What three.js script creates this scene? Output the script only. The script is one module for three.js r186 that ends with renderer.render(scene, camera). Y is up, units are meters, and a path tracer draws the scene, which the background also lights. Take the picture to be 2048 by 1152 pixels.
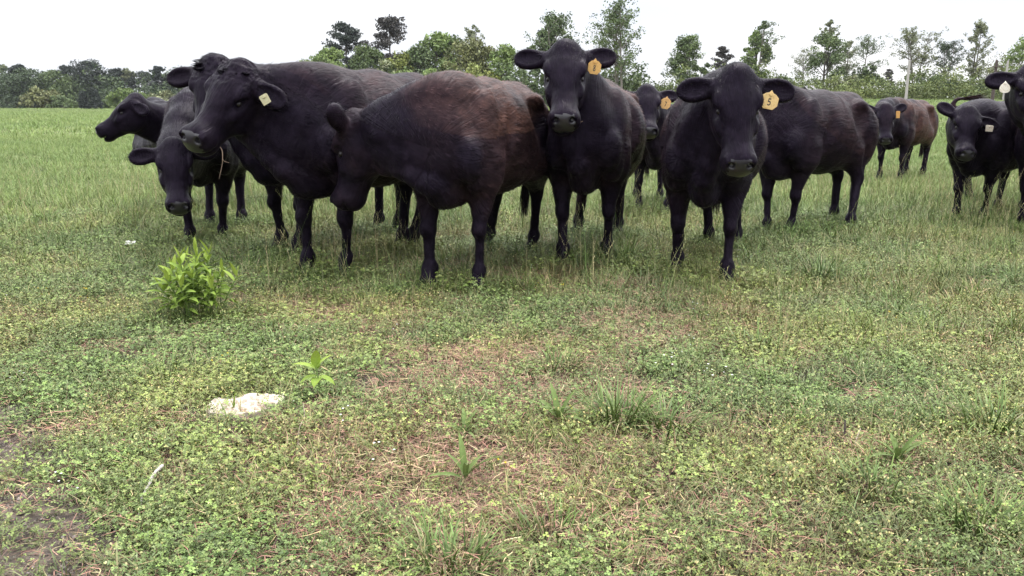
import * as THREE from 'three';
import { mergeGeometries } from 'three/addons/utils/BufferGeometryUtils.js';

/* ------------------------------------------------------------------ camera, sky, sun, exposure */
const FOCAL = 1704, EYE = 1.25, HORIZON = 205;                  // photograph pixels, metres
const PITCH = Math.atan((576 - HORIZON) / FOCAL);
const scene = new THREE.Scene();
const camera = new THREE.PerspectiveCamera(2 * Math.atan(576 / FOCAL) * 180 / Math.PI, 16 / 9, 0.05, 2000);
camera.position.set(0, EYE, 0);
camera.rotation.x = -PITCH;
scene.fog = new THREE.FogExp2(new THREE.Color(0.86, 0.88, 0.97), 0.00013);
const renderer = new THREE.WebGLRenderer({ antialias: true });
renderer.toneMapping = THREE.LinearToneMapping;
renderer.toneMappingExposure = 1.72;
renderer.shadowMap.enabled = true;

const SUN_DIR = new THREE.Vector3(0.25, 1.0, -0.42).normalize();
{ // overcast sky: bright veil, brighter overhead and round the veiled sun, a few thin grey-blue streaks
  const W = 1024, H = 512, data = new Float32Array(W * H * 4);
  for (let r = 0; r < H; r++) for (let c = 0; c < W; c++) {
    const up = ((r + 0.5) / H - 0.5) * Math.PI, az = ((c + 0.5) / W - 0.5) * 2 * Math.PI;
    const x = Math.cos(az) * Math.cos(up), y = Math.sin(up), z = Math.sin(az) * Math.cos(up);
    const s = Math.max(0, y), i = (r * W + c) * 4;
    const cosS = x * SUN_DIR.x + y * SUN_DIR.y + z * SUN_DIR.z;
    const n = fbm(x * 3.2 + 7, y * 9 + 2, z * 3.2 + 5, 4) - 0.5;
    const n2 = fbm(x * 7 + 1, y * 40 + 3, z * 7 + 9, 3) - 0.5;
    let L = 0.54 + 2.0 * s + 1.0 * Math.pow(Math.max(0, cosS), 14);
    L *= 1 + 0.42 * n + 0.22 * n2;
    const blue = THREE.MathUtils.clamp(0.12 - n * 0.5 - n2 * 0.25, 0, 0.3) * 0.6;
    if (y < 0) L = 0.35;
    data[i] = L * (1 - blue * 0.9); data[i + 1] = L * (1 - blue * 0.55); data[i + 2] = L * (1.0 + blue * 0.1); data[i + 3] = 1;
  }
  const t = new THREE.DataTexture(data, W, H, THREE.RGBAFormat, THREE.FloatType);
  t.mapping = THREE.EquirectangularReflectionMapping; t.magFilter = t.minFilter = THREE.LinearFilter; t.needsUpdate = true;
  scene.background = t; scene.environment = t;
}
const sun = new THREE.DirectionalLight(new THREE.Color(1, 0.95, 0.86), 1.5);
sun.position.copy(SUN_DIR).multiplyScalar(40); sun.castShadow = true; sun.shadow.radius = 22;
Object.assign(sun.shadow.camera, { left: -30, right: 30, top: 30, bottom: -30, near: 1, far: 120 });
sun.shadow.mapSize.set(2048, 2048);
sun.name = 'sun';
scene.add(sun, sun.target);

/* ------------------------------------------------------------------ helpers */
function mulberry(a) { return () => { a |= 0; a = a + 0x6D2B79F5 | 0; let t = Math.imul(a ^ a >>> 15, 1 | a); t = t + Math.imul(t ^ t >>> 7, 61 | t) ^ t; return ((t ^ t >>> 14) >>> 0) / 4294967296; }; }
function hash3(i, j, k) { let h = Math.imul(i, 374761393) + Math.imul(j, 668265263) + Math.imul(k, 1274126177) | 0; h = Math.imul(h ^ h >>> 13, 1274126177); return ((h ^ h >>> 16) >>> 0) / 4294967296; }
function noise3(x, y, z) {
  const i = Math.floor(x), j = Math.floor(y), k = Math.floor(z); let u = x - i, v = y - j, w = z - k;
  u = u * u * (3 - 2 * u); v = v * v * (3 - 2 * v); w = w * w * (3 - 2 * w);
  const L = (a, b, t) => a + (b - a) * t;
  return L(L(L(hash3(i, j, k), hash3(i + 1, j, k), u), L(hash3(i, j + 1, k), hash3(i + 1, j + 1, k), u), v),
    L(L(hash3(i, j, k + 1), hash3(i + 1, j, k + 1), u), L(hash3(i, j + 1, k + 1), hash3(i + 1, j + 1, k + 1), u), v), w);
}
function fbm(x, y, z, o = 4) { let s = 0, a = 0.5, t = 0; for (let i = 0; i < o; i++) { s += a * noise3(x, y, z); t += a; a *= 0.5; x = x * 2.03 + 11.3; y = y * 2.03 + 5.7; z = z * 2.03 + 3.1; } return s / t; }
const clamp = THREE.MathUtils.clamp, smooth = (a, b, x) => { const t = clamp((x - a) / (b - a), 0, 1); return t * t * (3 - 2 * t); }, lerp = (a, b, t) => a + (b - a) * t;
const V = (x, y, z) => new THREE.Vector3(x, y, z), RAD = Math.PI / 180;
function ray(px, py) { const v = V((px - 1024) / FOCAL, -(py - 576) / FOCAL, -1); return v.applyAxisAngle(V(1, 0, 0), -PITCH); }
function at(px, py, depth) { const r = ray(px, py); return r.multiplyScalar(depth / -r.z).add(V(0, EYE, 0)); }
function ground(px, py) { const r = ray(px, py); return r.multiplyScalar(-EYE / r.y).add(V(0, EYE, 0)); }
function terrain(x, z) {                                         // gentle unevenness, and a low rise on the right far off
  const d = -z;
  let h = (fbm(x * 0.9 + 3, 1.5, z * 0.9, 3) - 0.5) * 0.05;
  h += 1.75 * smooth(22, 115, d) * smooth(-0.16, 0.3, x / Math.max(d, 1));
  return h;
}
const counts = new Map();
function numbered(name) { const n = counts.get(name) ?? 0; counts.set(name, n + 1); return n ? name + '_' + String(n).padStart(3, '0') : name; }
function tag(o, label, category, group, kind) { o.userData.label = label; if (category) o.userData.category = category; if (group) o.userData.group = group; if (kind) o.userData.kind = kind; return o; }
function mesh(name, geometry, material, parent = scene) { const m = new THREE.Mesh(geometry, material); m.name = parent === scene ? numbered(name) : name; m.castShadow = m.receiveShadow = true; parent.add(m); return m; }
function thing(name, p, turn = 0) { const g = new THREE.Group(); g.name = numbered(name); g.position.copy(p); g.rotation.y = turn; scene.add(g); return g; }
// a growing triangle soup
class Soup {
  constructor() { this.p = []; this.c = []; this.n = []; }
  tri(a, b, c, col, col2, col3) { this.p.push(a.x, a.y, a.z, b.x, b.y, b.z, c.x, c.y, c.z); col2 = col2 ?? col; col3 = col3 ?? col2; this.c.push(...col, ...col2, ...col3); }
  quad(a, b, c, d, ca, cb) { this.tri(a, b, c, ca, ca, cb); this.tri(a, c, d, ca, cb, cb); }
  geo() { const g = new THREE.BufferGeometry(); g.setAttribute('position', new THREE.Float32BufferAttribute(this.p, 3)); g.setAttribute('color', new THREE.Float32BufferAttribute(this.c, 3)); g.computeVertexNormals(); return g; }
}
const vary = (c, r, a = 0.2) => { const k = 1 + (r() - 0.5) * 2 * a; return [c[0] * k * (1 + (r() - 0.5) * a * 0.6), c[1] * k, c[2] * k * (1 + (r() - 0.5) * a * 0.6)]; };
const mix3 = (a, b, t) => [lerp(a[0], b[0], t), lerp(a[1], b[1], t), lerp(a[2], b[2], t)];
const QUICK = globalThis.QUICK ?? 0;

/* ------------------------------------------------------------------ ground */
const C = {
  green: [0.092, 0.148, 0.030], fresh: [0.165, 0.240, 0.052], dark: [0.048, 0.075, 0.022], grey: [0.155, 0.170, 0.085], straw: [0.37, 0.295, 0.175], pink: [0.28, 0.15, 0.115], brown: [0.11, 0.065, 0.045], cream: [0.52, 0.47, 0.24],
};
const thatchAt = (x, z) => { // 0..1: how much dead reddish thatch shows between the leaves
  const d = -z, u = x / d;
  let t = fbm(x * 1.1 + 20, 0.5, z * 1.1, 4);
  t = smooth(0.40, 0.62, t + 0.16 * smooth(0.42, 0.1, Math.abs(u - 0.03)) - 0.05 - 0.14 * smooth(-0.22, -0.4, u) - 0.1 * smooth(4.6, 7, d) - 0.12 * smooth(0.3, 0.5, u));
  return t;
};
const soilAt = (x, z) => { const d = -z, u = x / d; return smooth(0.05, 0.22, smooth(-0.47, -0.60, u) * smooth(3.6, 3.0, d) * (0.25 + 1.0 * smooth(0.42, 0.6, fbm(x * 2.2 + 4, 3, z * 2.2, 3)))); };
{
  // polar-ish sheet: fine near the camera, reaching the horizon
  const rows = [], cols = 220; let d = -3; while (d < 900) { rows.push(d); d += d < 14 ? 0.09 : d * 0.045; }
  const pos = [], col = [], uv = [], idx = [];
  for (const dd of rows) for (let j = 0; j <= cols; j++) {
    const t = j / cols * 2 - 1, half = Math.max(6, dd * 1.15), x = half * t, z = -dd;
    pos.push(x, terrain(x, z), z); uv.push(x, z);
    const far = smooth(9, 26, dd), n = fbm(x * 0.35 + 9, 4, z * 0.35, 4), f = fbm(x * 6, 2, z * 6, 3);
    const th = thatchAt(x, z);
    let c = mix3(mix3([0.050, 0.040, 0.024], [0.135, 0.080, 0.058], th), [0.13, 0.105, 0.085], soilAt(x, z));
    c = c.map((q) => q * lerp(0.65, 1.3, f));
    const fieldC = mix3([0.15, 0.195, 0.060], [0.21, 0.235, 0.09], smooth(0.35, 0.65, n));
    c = mix3(c, fieldC, far);
    col.push(...c);
  }
  const w = cols + 1;
  for (let i = 0; i < rows.length - 1; i++) for (let j = 0; j < cols; j++) { const a = i * w + j; idx.push(a, a + 1, a + w, a + 1, a + w + 1, a + w); }
  const g = new THREE.BufferGeometry(); g.setAttribute('position', new THREE.Float32BufferAttribute(pos, 3)); g.setAttribute('color', new THREE.Float32BufferAttribute(col, 3)); g.setAttribute('uv', new THREE.Float32BufferAttribute(uv, 2)); g.setIndex(idx); g.computeVertexNormals();
  const S = 512, px = new Uint8Array(S * S * 4), bp = new Uint8Array(S * S * 4);
  for (let y = 0; y < S; y++) for (let x = 0; x < S; x++) {
    const i = (y * S + x) * 4, a = x / S, b = y / S;
    const e = (k) => { const f = (s, t) => fbm(s * k, t * k, 1.5, 4); const wa = smooth(0.8, 1, a), wb = smooth(0.8, 1, b); return lerp(lerp(f(a, b), f(a - 1, b), wa), lerp(f(a, b - 1), f(a - 1, b - 1), wa), wb); };
    const v = 0.55 + 0.45 * smooth(0.3, 0.7, e(24)), h = smooth(0.25, 0.75, e(40));
    px[i] = 255 * v; px[i + 1] = 255 * v * 0.98; px[i + 2] = 255 * v * 0.95; px[i + 3] = 255; bp[i] = bp[i + 1] = bp[i + 2] = 255 * h; bp[i + 3] = 255;
  }
  const mk = (d) => { const t = new THREE.DataTexture(d, S, S); t.wrapS = t.wrapT = THREE.RepeatWrapping; t.magFilter = t.minFilter = THREE.LinearFilter; t.repeat.set(0.9, 0.9); t.needsUpdate = true; return t; };
  const tc = mk(px); tc.colorSpace = THREE.SRGBColorSpace;
  const m = mesh('ground', g, new THREE.MeshStandardMaterial({ name: 'soil and thatch', vertexColors: true, map: tc, bumpMap: mk(bp), bumpScale: 0.012, roughness: 1, side: THREE.DoubleSide }));
  tag(m, 'pasture ground of soil and dead thatch under the grass', null, null, 'structure');
}

/* ------------------------------------------------------------------ trees and woods */
const barkMat = new THREE.MeshStandardMaterial({ name: 'bark', color: new THREE.Color().setRGB(0.10, 0.085, 0.07), roughness: 0.95 });
const greyBark = new THREE.MeshStandardMaterial({ name: 'grey bark', color: new THREE.Color().setRGB(0.17, 0.15, 0.13), roughness: 0.95 });
const leafMat = new THREE.MeshPhysicalMaterial({ name: 'tree leaves', vertexColors: true, roughness: 0.75, side: THREE.DoubleSide });
function limb(list, a, b, r0, r1, bend, r, seg = 5, sides = 6) {
  const m = a.clone().lerp(b, 0.5).add(V((r() - 0.5) * bend, (r() - 0.5) * bend * 0.4, (r() - 0.5) * bend)), curve = new THREE.QuadraticBezierCurve3(a, m, b);
  const g = new THREE.TubeGeometry(curve, seg, 1, sides, false), p = g.attributes.position;
  for (let i = 0; i <= seg; i++) { const c = curve.getPointAt(i / seg), rr = lerp(r0, r1, i / seg); for (let j = 0; j <= sides; j++) { const k = i * (sides + 1) + j, v = V().fromBufferAttribute(p, k).sub(c).multiplyScalar(rr).add(c); p.setXYZ(k, v.x, v.y, v.z); } }
  g.computeVertexNormals(); list.push(g); return curve;
}
function V0() { return new THREE.Vector3(); }
function sprays(s, c, rad, n, size, col, r, flat = 1) {
  for (let i = 0; i < n; i++) {
    const d = V(r() * 2 - 1, (r() * 2 - 1), r() * 2 - 1); if (d.lengthSq() > 1) { i--; continue; }
    const p = c.clone().add(V(d.x * rad, d.y * rad * flat, d.z * rad));
    const u = V(r() - 0.5, r() - 0.5, r() - 0.5).normalize(), w = V(r() - 0.5, r() - 0.5, r() - 0.5).cross(u).normalize(), k = size * (0.55 + r() * 0.9);
    const cc = vary(col, r, 0.22);
    const a = p.clone().addScaledVector(u, k), b = p.clone().addScaledVector(w, k * 0.5), e = p.clone().addScaledVector(u, -k), f = p.clone().addScaledVector(w, -k * 0.5);
    s.tri(a, b, e, cc); s.tri(a, e, f, cc);
  }
}
// every tree: unit-free, built to its height; crown and trunk are its two parts
function buildTree(kind, h, w, col, seed, coarse = 1) {
  const r = mulberry(seed), wood = [], s = new Soup(), leafClump = (s2, c, rad, n, size, cl, rr, flat) => sprays(s2, c, rad, n, size * coarse, cl, rr, flat);
  if (kind === 'broad') {
    const th = h * 0.32; limb(wood, V(0, -0.3, 0), V((r() - 0.5) * 0.4, h * 0.75, (r() - 0.5) * 0.4), h * 0.022, h * 0.006, h * 0.05, r, 7);
    const n = 46;
    for (let i = 0; i < n; i++) {
      const t = Math.pow(r(), 0.8), y = lerp(h * 0.22, h * 0.97, t), a = r() * 6.283, prof = Math.sin(Math.PI * clamp(0.12 + 0.85 * t, 0, 1)) ** 0.7, rr = w * 0.5 * prof * Math.sqrt(r()) * 0.95;
      const tip = V(Math.cos(a) * rr, y, Math.sin(a) * rr);
      if (i % 4 === 0) limb(wood, V(0, y * 0.6, 0), tip, h * 0.008, h * 0.002, h * 0.06, r, 4, 5);
      leafClump(s, tip, w * (0.10 + 0.10 * r()), QUICK ? 40 : 95, h * 0.019, mix3(col, [col[0] * 1.35, col[1] * 1.3, col[2] * 1.1], r() * 0.8), r, 0.75);
    }
  } else if (kind === 'sparse') {   // tall see-through spring tree: visible limbs, small separate sprays of leaves
    const fork = 1 + Math.floor(r() * 2.2);
    for (let f = 0; f < fork; f++) {
      const top = V((r() - 0.5) * w * (fork > 1 ? 0.55 : 0.15), h * (f ? 0.86 + r() * 0.1 : 0.96), (r() - 0.5) * w * 0.3);
      const tr = limb(wood, V(f * 0.25, -0.3, 0), top, h * 0.014, h * 0.003, h * 0.06, r, 8);
      const n = Math.round(34 / Math.sqrt(fork));
      for (let i = 0; i < n; i++) {
        const t = 0.28 + 0.72 * r(), b = tr.getPointAt(t), a = r() * 6.283, prof = Math.sin(Math.PI * clamp(0.15 + 0.8 * (t - 0.28) / 0.72, 0, 1)) ** 0.8, len = w * 0.5 * prof * (0.35 + 0.65 * r());
        const tip = b.clone().add(V(Math.cos(a) * len, len * (0.35 + 0.7 * r()), Math.sin(a) * len)); if (tip.y > h) tip.y = h;
        limb(wood, b, tip, h * 0.005, h * 0.0012, len * 0.3, r, 3, 4);
        for (let q = 0; q < 4; q++) leafClump(s, b.clone().lerp(tip, 0.45 + 0.2 * q).add(V((r() - 0.5) * w * 0.12, (r() - 0.5) * w * 0.1, (r() - 0.5) * w * 0.12)), w * (0.05 + 0.045 * r()), QUICK ? 8 : 20, h * 0.012, col, r, 0.8);
      }
    }
  } else if (kind === 'pine') {     // tall bare trunk, flat dark tufts of needles high up
    const tr = limb(wood, V(0, -0.3, 0), V((r() - 0.5) * w * 0.1, h * 0.97, 0), h * 0.016, h * 0.004, h * 0.03, r, 8);
    for (let i = 0; i < 52; i++) {
      const t = 0.30 + 0.69 * Math.pow(r(), 0.65), b = tr.getPointAt(t), a = r() * 6.283, len = w * 0.5 * Math.sin(Math.PI * clamp(0.22 + 0.72 * (t - 0.30) / 0.69, 0, 1)) ** 0.8 * (0.4 + 0.6 * r());
      const tip = b.clone().add(V(Math.cos(a) * len, len * 0.25, Math.sin(a) * len));
      limb(wood, b, tip, h * 0.005, h * 0.0015, len * 0.25, r, 3, 4);
      for (let q = 0; q < 3; q++) leafClump(s, b.clone().lerp(tip, 0.55 + 0.24 * q).add(V((r() - 0.5) * w * 0.08, (r() - 0.3) * w * 0.06, (r() - 0.5) * w * 0.08)), w * (0.075 + 0.05 * r()), QUICK ? 14 : 42, h * 0.011, col, r, 0.55);
    }
  } else if (kind === 'cedar') {
    limb(wood, V(0, -0.2, 0), V(0, h * 0.9, 0), h * 0.03, h * 0.008, h * 0.02, r, 4);
    for (let i = 0; i < 46; i++) { const t = 0.06 + 0.94 * Math.pow(r(), 0.9), a = r() * 6.283, rr = w * 0.5 * Math.pow(1 - t * 0.93, 0.7) * (0.35 + 0.5 * r()); leafClump(s, V(Math.cos(a) * rr, h * t * 0.97, Math.sin(a) * rr), w * 0.14, QUICK ? 25 : 50, h * 0.026, col, r, 1.1); }
  } else {                          // bush: low, wide, ragged top
    for (let i = 0; i < 5; i++) limb(wood, V((r() - 0.5) * w * 0.3, -0.2, (r() - 0.5) * 0.4), V((r() - 0.5) * w * 0.7, h * 0.7, (r() - 0.5) * w * 0.3), h * 0.02, h * 0.005, h * 0.1, r, 3, 4);
    for (let i = 0; i < 42; i++) { const a = r() * 6.283, q = Math.sqrt(r()), top = Math.sqrt(Math.max(0, 1 - q * q * 0.85)) * (0.75 + 0.3 * r()); const y = h * lerp(0.08, 0.9, Math.pow(r(), 0.7)) * top; leafClump(s, V(Math.cos(a) * q * w * 0.46, y, Math.sin(a) * q * Math.min(w * 0.46, h * 1.1)), Math.min(w, h * 1.6) * (0.08 + 0.09 * r()), QUICK ? 35 : 85, Math.min(h * 0.045, 0.2), mix3(col, [col[0] * 1.35, col[1] * 1.3, col[2] * 1.15], r() * 0.7), r, 0.8); }
  }
  return { wood: mergeGeometries(wood), crown: s.geo() };
}
const T = {                          // crown colours (base colours of leaves)
  deep: [0.036, 0.058, 0.022], mid: [0.075, 0.108, 0.036], light: [0.118, 0.168, 0.044], olive: [0.115, 0.125, 0.042], pale: [0.155, 0.170, 0.085], pine: [0.019, 0.029, 0.020], rust: [0.045, 0.040, 0.035], yellow: [0.165, 0.190, 0.042],
};
let treeSeed = 100;
function tree(kind, px, top, width, depth, col, name, label, category, group) {
  const p = at(px, 205, depth); p.y = terrain(p.x, p.z);
  const h = at(px, top, depth).y - p.y, w = width / FOCAL * depth * (kind === 'sparse' ? 1.05 : 1.22);
  const b = buildTree(kind, h, w, T[col], treeSeed++, depth > 150 ? 1.8 : depth > 109 && kind !== 'sparse' ? 1.25 : 1);
  const o = thing(name, p); o.rotation.y = treeSeed * 1.7;
  mesh(kind === 'bush' ? 'stems' : 'trunk', b.wood, kind === 'sparse' ? greyBark : barkMat, o);
  mesh(kind === 'bush' ? 'foliage' : 'crown', b.crown, leafMat, o);
  return tag(o, label, category, group);
}
const LT = 'trees of the wood along the far left edge of the field', MT = 'trees of the wood behind the cows in the middle', RT = 'scattered trees along the right edge of the field';
const far = (a) => tree(...a);
[
  ['sparse', 12, 128, 40, 205, 'pale', 'bare_tree', 'pale thinly leaved round treetop at the far left end of the treeline', 'tree', LT],
  ['broad', 22, 150, 80, 200, 'deep', 'broad_tree', 'dark green tree at the left frame edge of the treeline', 'tree', LT],
  ['pine', 44, 130, 44, 205, 'pine', 'pine_tree', 'dark ragged pine near the left end, right of the pale bare treetop', 'tree', LT],
  ['broad', 62, 142, 84, 198, 'deep', 'broad_tree', 'dark rounded tree above the yellow green bush at far left', 'tree', LT],
  ['bush', 84, 166, 66, 188, 'olive', 'bush', 'yellow green bush bulging from the left treeline', 'bush', 'bushes at the foot of the left treeline'],
  ['broad', 112, 146, 66, 200, 'mid', 'broad_tree', 'mid green tree topped by a thin yellowish crown in the left treeline', 'tree', LT],
  ['bush', 136, 184, 70, 185, 'mid', 'bush', 'low green bush left of the two dark cedars', 'bush', 'bushes at the foot of the left treeline'],
  ['pine', 138, 134, 52, 205, 'pine', 'pine_tree', 'dark pine left of the tallest pine in the left treeline', 'tree', LT],
  ['pine', 183, 124, 76, 205, 'pine', 'pine_tree', 'tallest dark pine of the left treeline, behind the two cedars', 'tree', LT],
  ['broad', 160, 154, 80, 208, 'deep', 'broad_tree', 'dark tree filling the gap behind the two cedars', 'tree', LT],
  ['broad', 212, 150, 70, 208, 'deep', 'broad_tree', 'dark hazy tree just right of the tallest left pine', 'tree', LT],
  ['pine', 238, 140, 54, 210, 'pine', 'pine_tree', 'dull dark pine above the head of the leftmost cow', 'tree', LT],
  ['sparse', 262, 138, 36, 210, 'pale', 'bare_tree', 'thin pale treetop between dark pines left of the big group', 'tree', LT],
  ['pine', 290, 146, 60, 210, 'pine', 'pine_tree', 'dark pine mass behind the pale shrubs', 'tree', LT],
  ['pine', 322, 130, 34, 205, 'pine', 'pine_tree', 'ragged pine beside the left ear of the cow behind', 'tree', LT],
  ['broad', 350, 150, 70, 210, 'deep', 'broad_tree', 'dark tree behind the left cow ear and neck', 'tree', LT],
  ['bush', 262, 172, 70, 176, 'light', 'bush', 'pale light green shrub above the leftmost cow', 'bush', 'pale shrubs before the left treeline'],
  ['bush', 316, 176, 90, 176, 'pale', 'bush', 'pale yellow green shrub right of the leftmost cow head', 'bush', 'pale shrubs before the left treeline'],
  ['bush', 40, 188, 90, 186, 'deep', 'bush', 'dark low bush at the left frame edge of the field', 'bush', 'bushes at the foot of the left treeline'],
  ['bush', 225, 190, 60, 184, 'mid', 'bush', 'low green bush right of the two dark cedars', 'bush', 'bushes at the foot of the left treeline'],
  ['cedar', 167, 181, 24, 165, 'pine', 'cedar_tree', 'left one of two small dark cedars in the far field', 'tree', 'small dark cedars'],
  ['cedar', 189, 178, 30, 165, 'pine', 'cedar_tree', 'right wider one of two small dark cedars in the far field', 'tree', 'small dark cedars'],
  // middle
  ['broad', 622, 116, 66, 120, 'light', 'broad_tree', 'light green tree at the left end of the middle wood', 'tree', MT],
  ['broad', 664, 98, 74, 118, 'light', 'broad_tree', 'bright green tree in front of the first tall pine', 'tree', MT],
  ['pine', 696, 44, 76, 125, 'pine', 'pine_tree', 'tall dark dense pine, left of two above the backs', 'tree', MT],
  ['pine', 780, 34, 84, 125, 'rust', 'pine_tree', 'tall open reddish dark pine, right of two above the backs', 'tree', MT],
  ['broad', 735, 92, 62, 122, 'mid', 'broad_tree', 'dull green tree standing between the two tall pines', 'tree', MT],
  ['bush', 715, 122, 84, 112, 'pale', 'bush', 'pale grey green bush below the two tall pines', 'bush', MT],
  ['broad', 800, 104, 56, 118, 'yellow', 'broad_tree', 'yellowish tree at the foot of the right tall pine', 'tree', MT],
  ['broad', 842, 92, 74, 120, 'mid', 'broad_tree', 'green tree just right of the open reddish pine', 'tree', MT],
  ['broad', 872, 66, 84, 124, 'light', 'broad_tree', 'tallest rounded green tree of the middle wood', 'tree', MT],
  ['broad', 905, 72, 66, 126, 'mid', 'broad_tree', 'darker green tree right of the tallest rounded one', 'tree', MT],
  ['broad', 938, 82, 92, 118, 'olive', 'broad_tree', 'olive yellow tree in the middle wood', 'tree', MT],
  ['sparse', 948, 52, 62, 128, 'pale', 'bare_tree', 'pale thin treetop rising over the olive tree', 'tree', MT],
  ['bush', 880, 122, 90, 110, 'light', 'bush', 'light green bush above the brown back of the middle cow', 'bush', MT],
  ['bush', 948, 116, 96, 110, 'yellow', 'bush', 'yellow green bush below the olive tree', 'bush', MT],
  ['broad', 1012, 92, 76, 116, 'light', 'broad_tree', 'green tree left of the tag eight cow head', 'tree', MT],
  ['bush', 1042, 132, 80, 106, 'mid', 'bush', 'dark green bush below the left ear of the tag eight cow', 'bush', MT],
  ['broad', 642, 110, 70, 114, 'light', 'broad_tree', 'light green tree filling the gap before the dense tall pine', 'tree', MT],
  ['broad', 755, 100, 60, 115, 'mid', 'broad_tree', 'green tree at the foot of the open reddish pine', 'tree', MT],
  ['bush', 770, 116, 90, 108, 'pale', 'bush', 'pale green bush in front of the open reddish pine', 'bush', MT],
  ['bush', 826, 118, 80, 108, 'light', 'bush', 'yellowish light bush right of the open reddish pine', 'bush', MT],
  ['bush', 668, 122, 84, 110, 'light', 'bush', 'light green bush in front of the dense tall pine', 'bush', MT],
  ['broad', 975, 96, 70, 118, 'olive', 'broad_tree', 'olive green tree between the olive yellow and the last green tree', 'tree', MT],
  ['bush', 600, 132, 60, 118, 'light', 'bush', 'green bush over the shoulder of the big left cow', 'bush', MT],
  // right
  ['sparse', 1118, 26, 108, 108, 'mid', 'open_tree', 'tall leafy tree directly behind the tag eight cow head', 'tree', RT],
  ['broad', 1102, 34, 70, 110, 'mid', 'broad_tree', 'full green crown beside the tall leafy tree, above the left ear', 'tree', RT],
  ['sparse', 1245, 3, 128, 96, 'mid', 'open_tree', 'tallest open tree, between the two tagged cow heads', 'tree', RT],
  ['sparse', 1236, 16, 110, 97, 'light', 'open_tree', 'lighter second stem of the tallest open tree', 'tree', RT],
  ['bush', 1240, 118, 110, 100, 'mid', 'bush', 'green bush at the foot of the tallest open tree', 'bush', RT],
  ['bush', 1330, 158, 120, 104, 'mid', 'bush', 'low dark bush behind the tag seven cow', 'bush', RT],
  ['broad', 1366, 72, 62, 106, 'mid', 'broad_tree', 'small oval green tree left of the tag five cow head', 'tree', RT],
  ['sparse', 1366, 68, 62, 106, 'light', 'open_tree', 'lighter open crown mixed with the small oval tree', 'tree', RT],
  ['bush', 1402, 112, 40, 108, 'mid', 'bush', 'narrow green bush right of the small oval tree', 'bush', RT],
  ['pine', 1440, 92, 36, 118, 'rust', 'pine_tree', 'small reddish dark pine above the left ear of the tag five cow', 'tree', RT],
  ['sparse', 1512, 38, 66, 104, 'mid', 'open_tree', 'narrow leafy tree right of the tag five cow head', 'tree', RT],
  ['broad', 1508, 60, 44, 105, 'light', 'broad_tree', 'light green crown inside the narrow tree behind tag five', 'tree', RT],
  ['bush', 1560, 146, 110, 104, 'mid', 'bush', 'green bush above the right ear of the tag five cow', 'bush', RT],
  ['bush', 1490, 128, 60, 106, 'light', 'bush', 'light bush behind the top of the tag five cow head', 'bush', RT],
  ['sparse', 1606, 100, 60, 108, 'pale', 'open_tree', 'low grey green open tree left of the dense ivy tree', 'tree', RT],
  ['broad', 1646, 64, 72, 104, 'mid', 'broad_tree', 'dense dark green tree with a bare spire above the side-on cow', 'tree', RT],
  ['sparse', 1652, 36, 44, 106, 'pale', 'bare_tree', 'bare twiggy spire rising from the dense dark green tree', 'tree', RT],
  ['sparse', 1688, 82, 50, 108, 'pale', 'open_tree', 'pale open tree between the dense tree and the twiggy one', 'tree', RT],
  ['bush', 1684, 138, 70, 102, 'pale', 'bush', 'pale yellow shrub over the back of the side-on cow', 'bush', RT],
  ['sparse', 1724, 76, 74, 104, 'mid', 'open_tree', 'open twiggy tree above the rump of the side-on cow', 'tree', RT],
  ['bush', 1728, 128, 70, 104, 'mid', 'bush', 'green bush at the foot of the open twiggy tree', 'bush', RT],
  ['pine', 1772, 138, 22, 130, 'rust', 'pine_tree', 'small distant dark tree in the gap left of the grey pole', 'tree', RT],
  ['sparse', 1828, 56, 76, 104, 'pale', 'open_tree', 'tall thin pale tree behind the grey utility pole', 'tree', RT],
  ['bush', 1848, 140, 100, 103, 'mid', 'bush', 'green bush right of the grey utility pole', 'bush', RT],
  ['bush', 1884, 150, 78, 98, 'deep', 'bush', 'dense dark rounded bush above the flicked tail', 'bush', RT],
  ['sparse', 1886, 82, 64, 102, 'deep', 'ivy_tree', 'ivy covered forked tree over the dark rounded bush', 'tree', RT],
  ['sparse', 1942, 40, 58, 102, 'pale', 'bare_tree', 'tall twisted thinly leaved tree near the right edge', 'tree', RT],
  ['broad', 2000, 112, 84, 100, 'olive', 'broad_tree', 'olive green tree above the right edge cow ear', 'tree', RT],
  ['broad', 2048, 70, 66, 96, 'light', 'broad_tree', 'light green tree cut by the right frame edge', 'tree', RT],
  ['bush', 1950, 150, 70, 100, 'mid', 'bush', 'green bush below the twisted bare tree', 'bush', RT],
].forEach(far);
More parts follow.
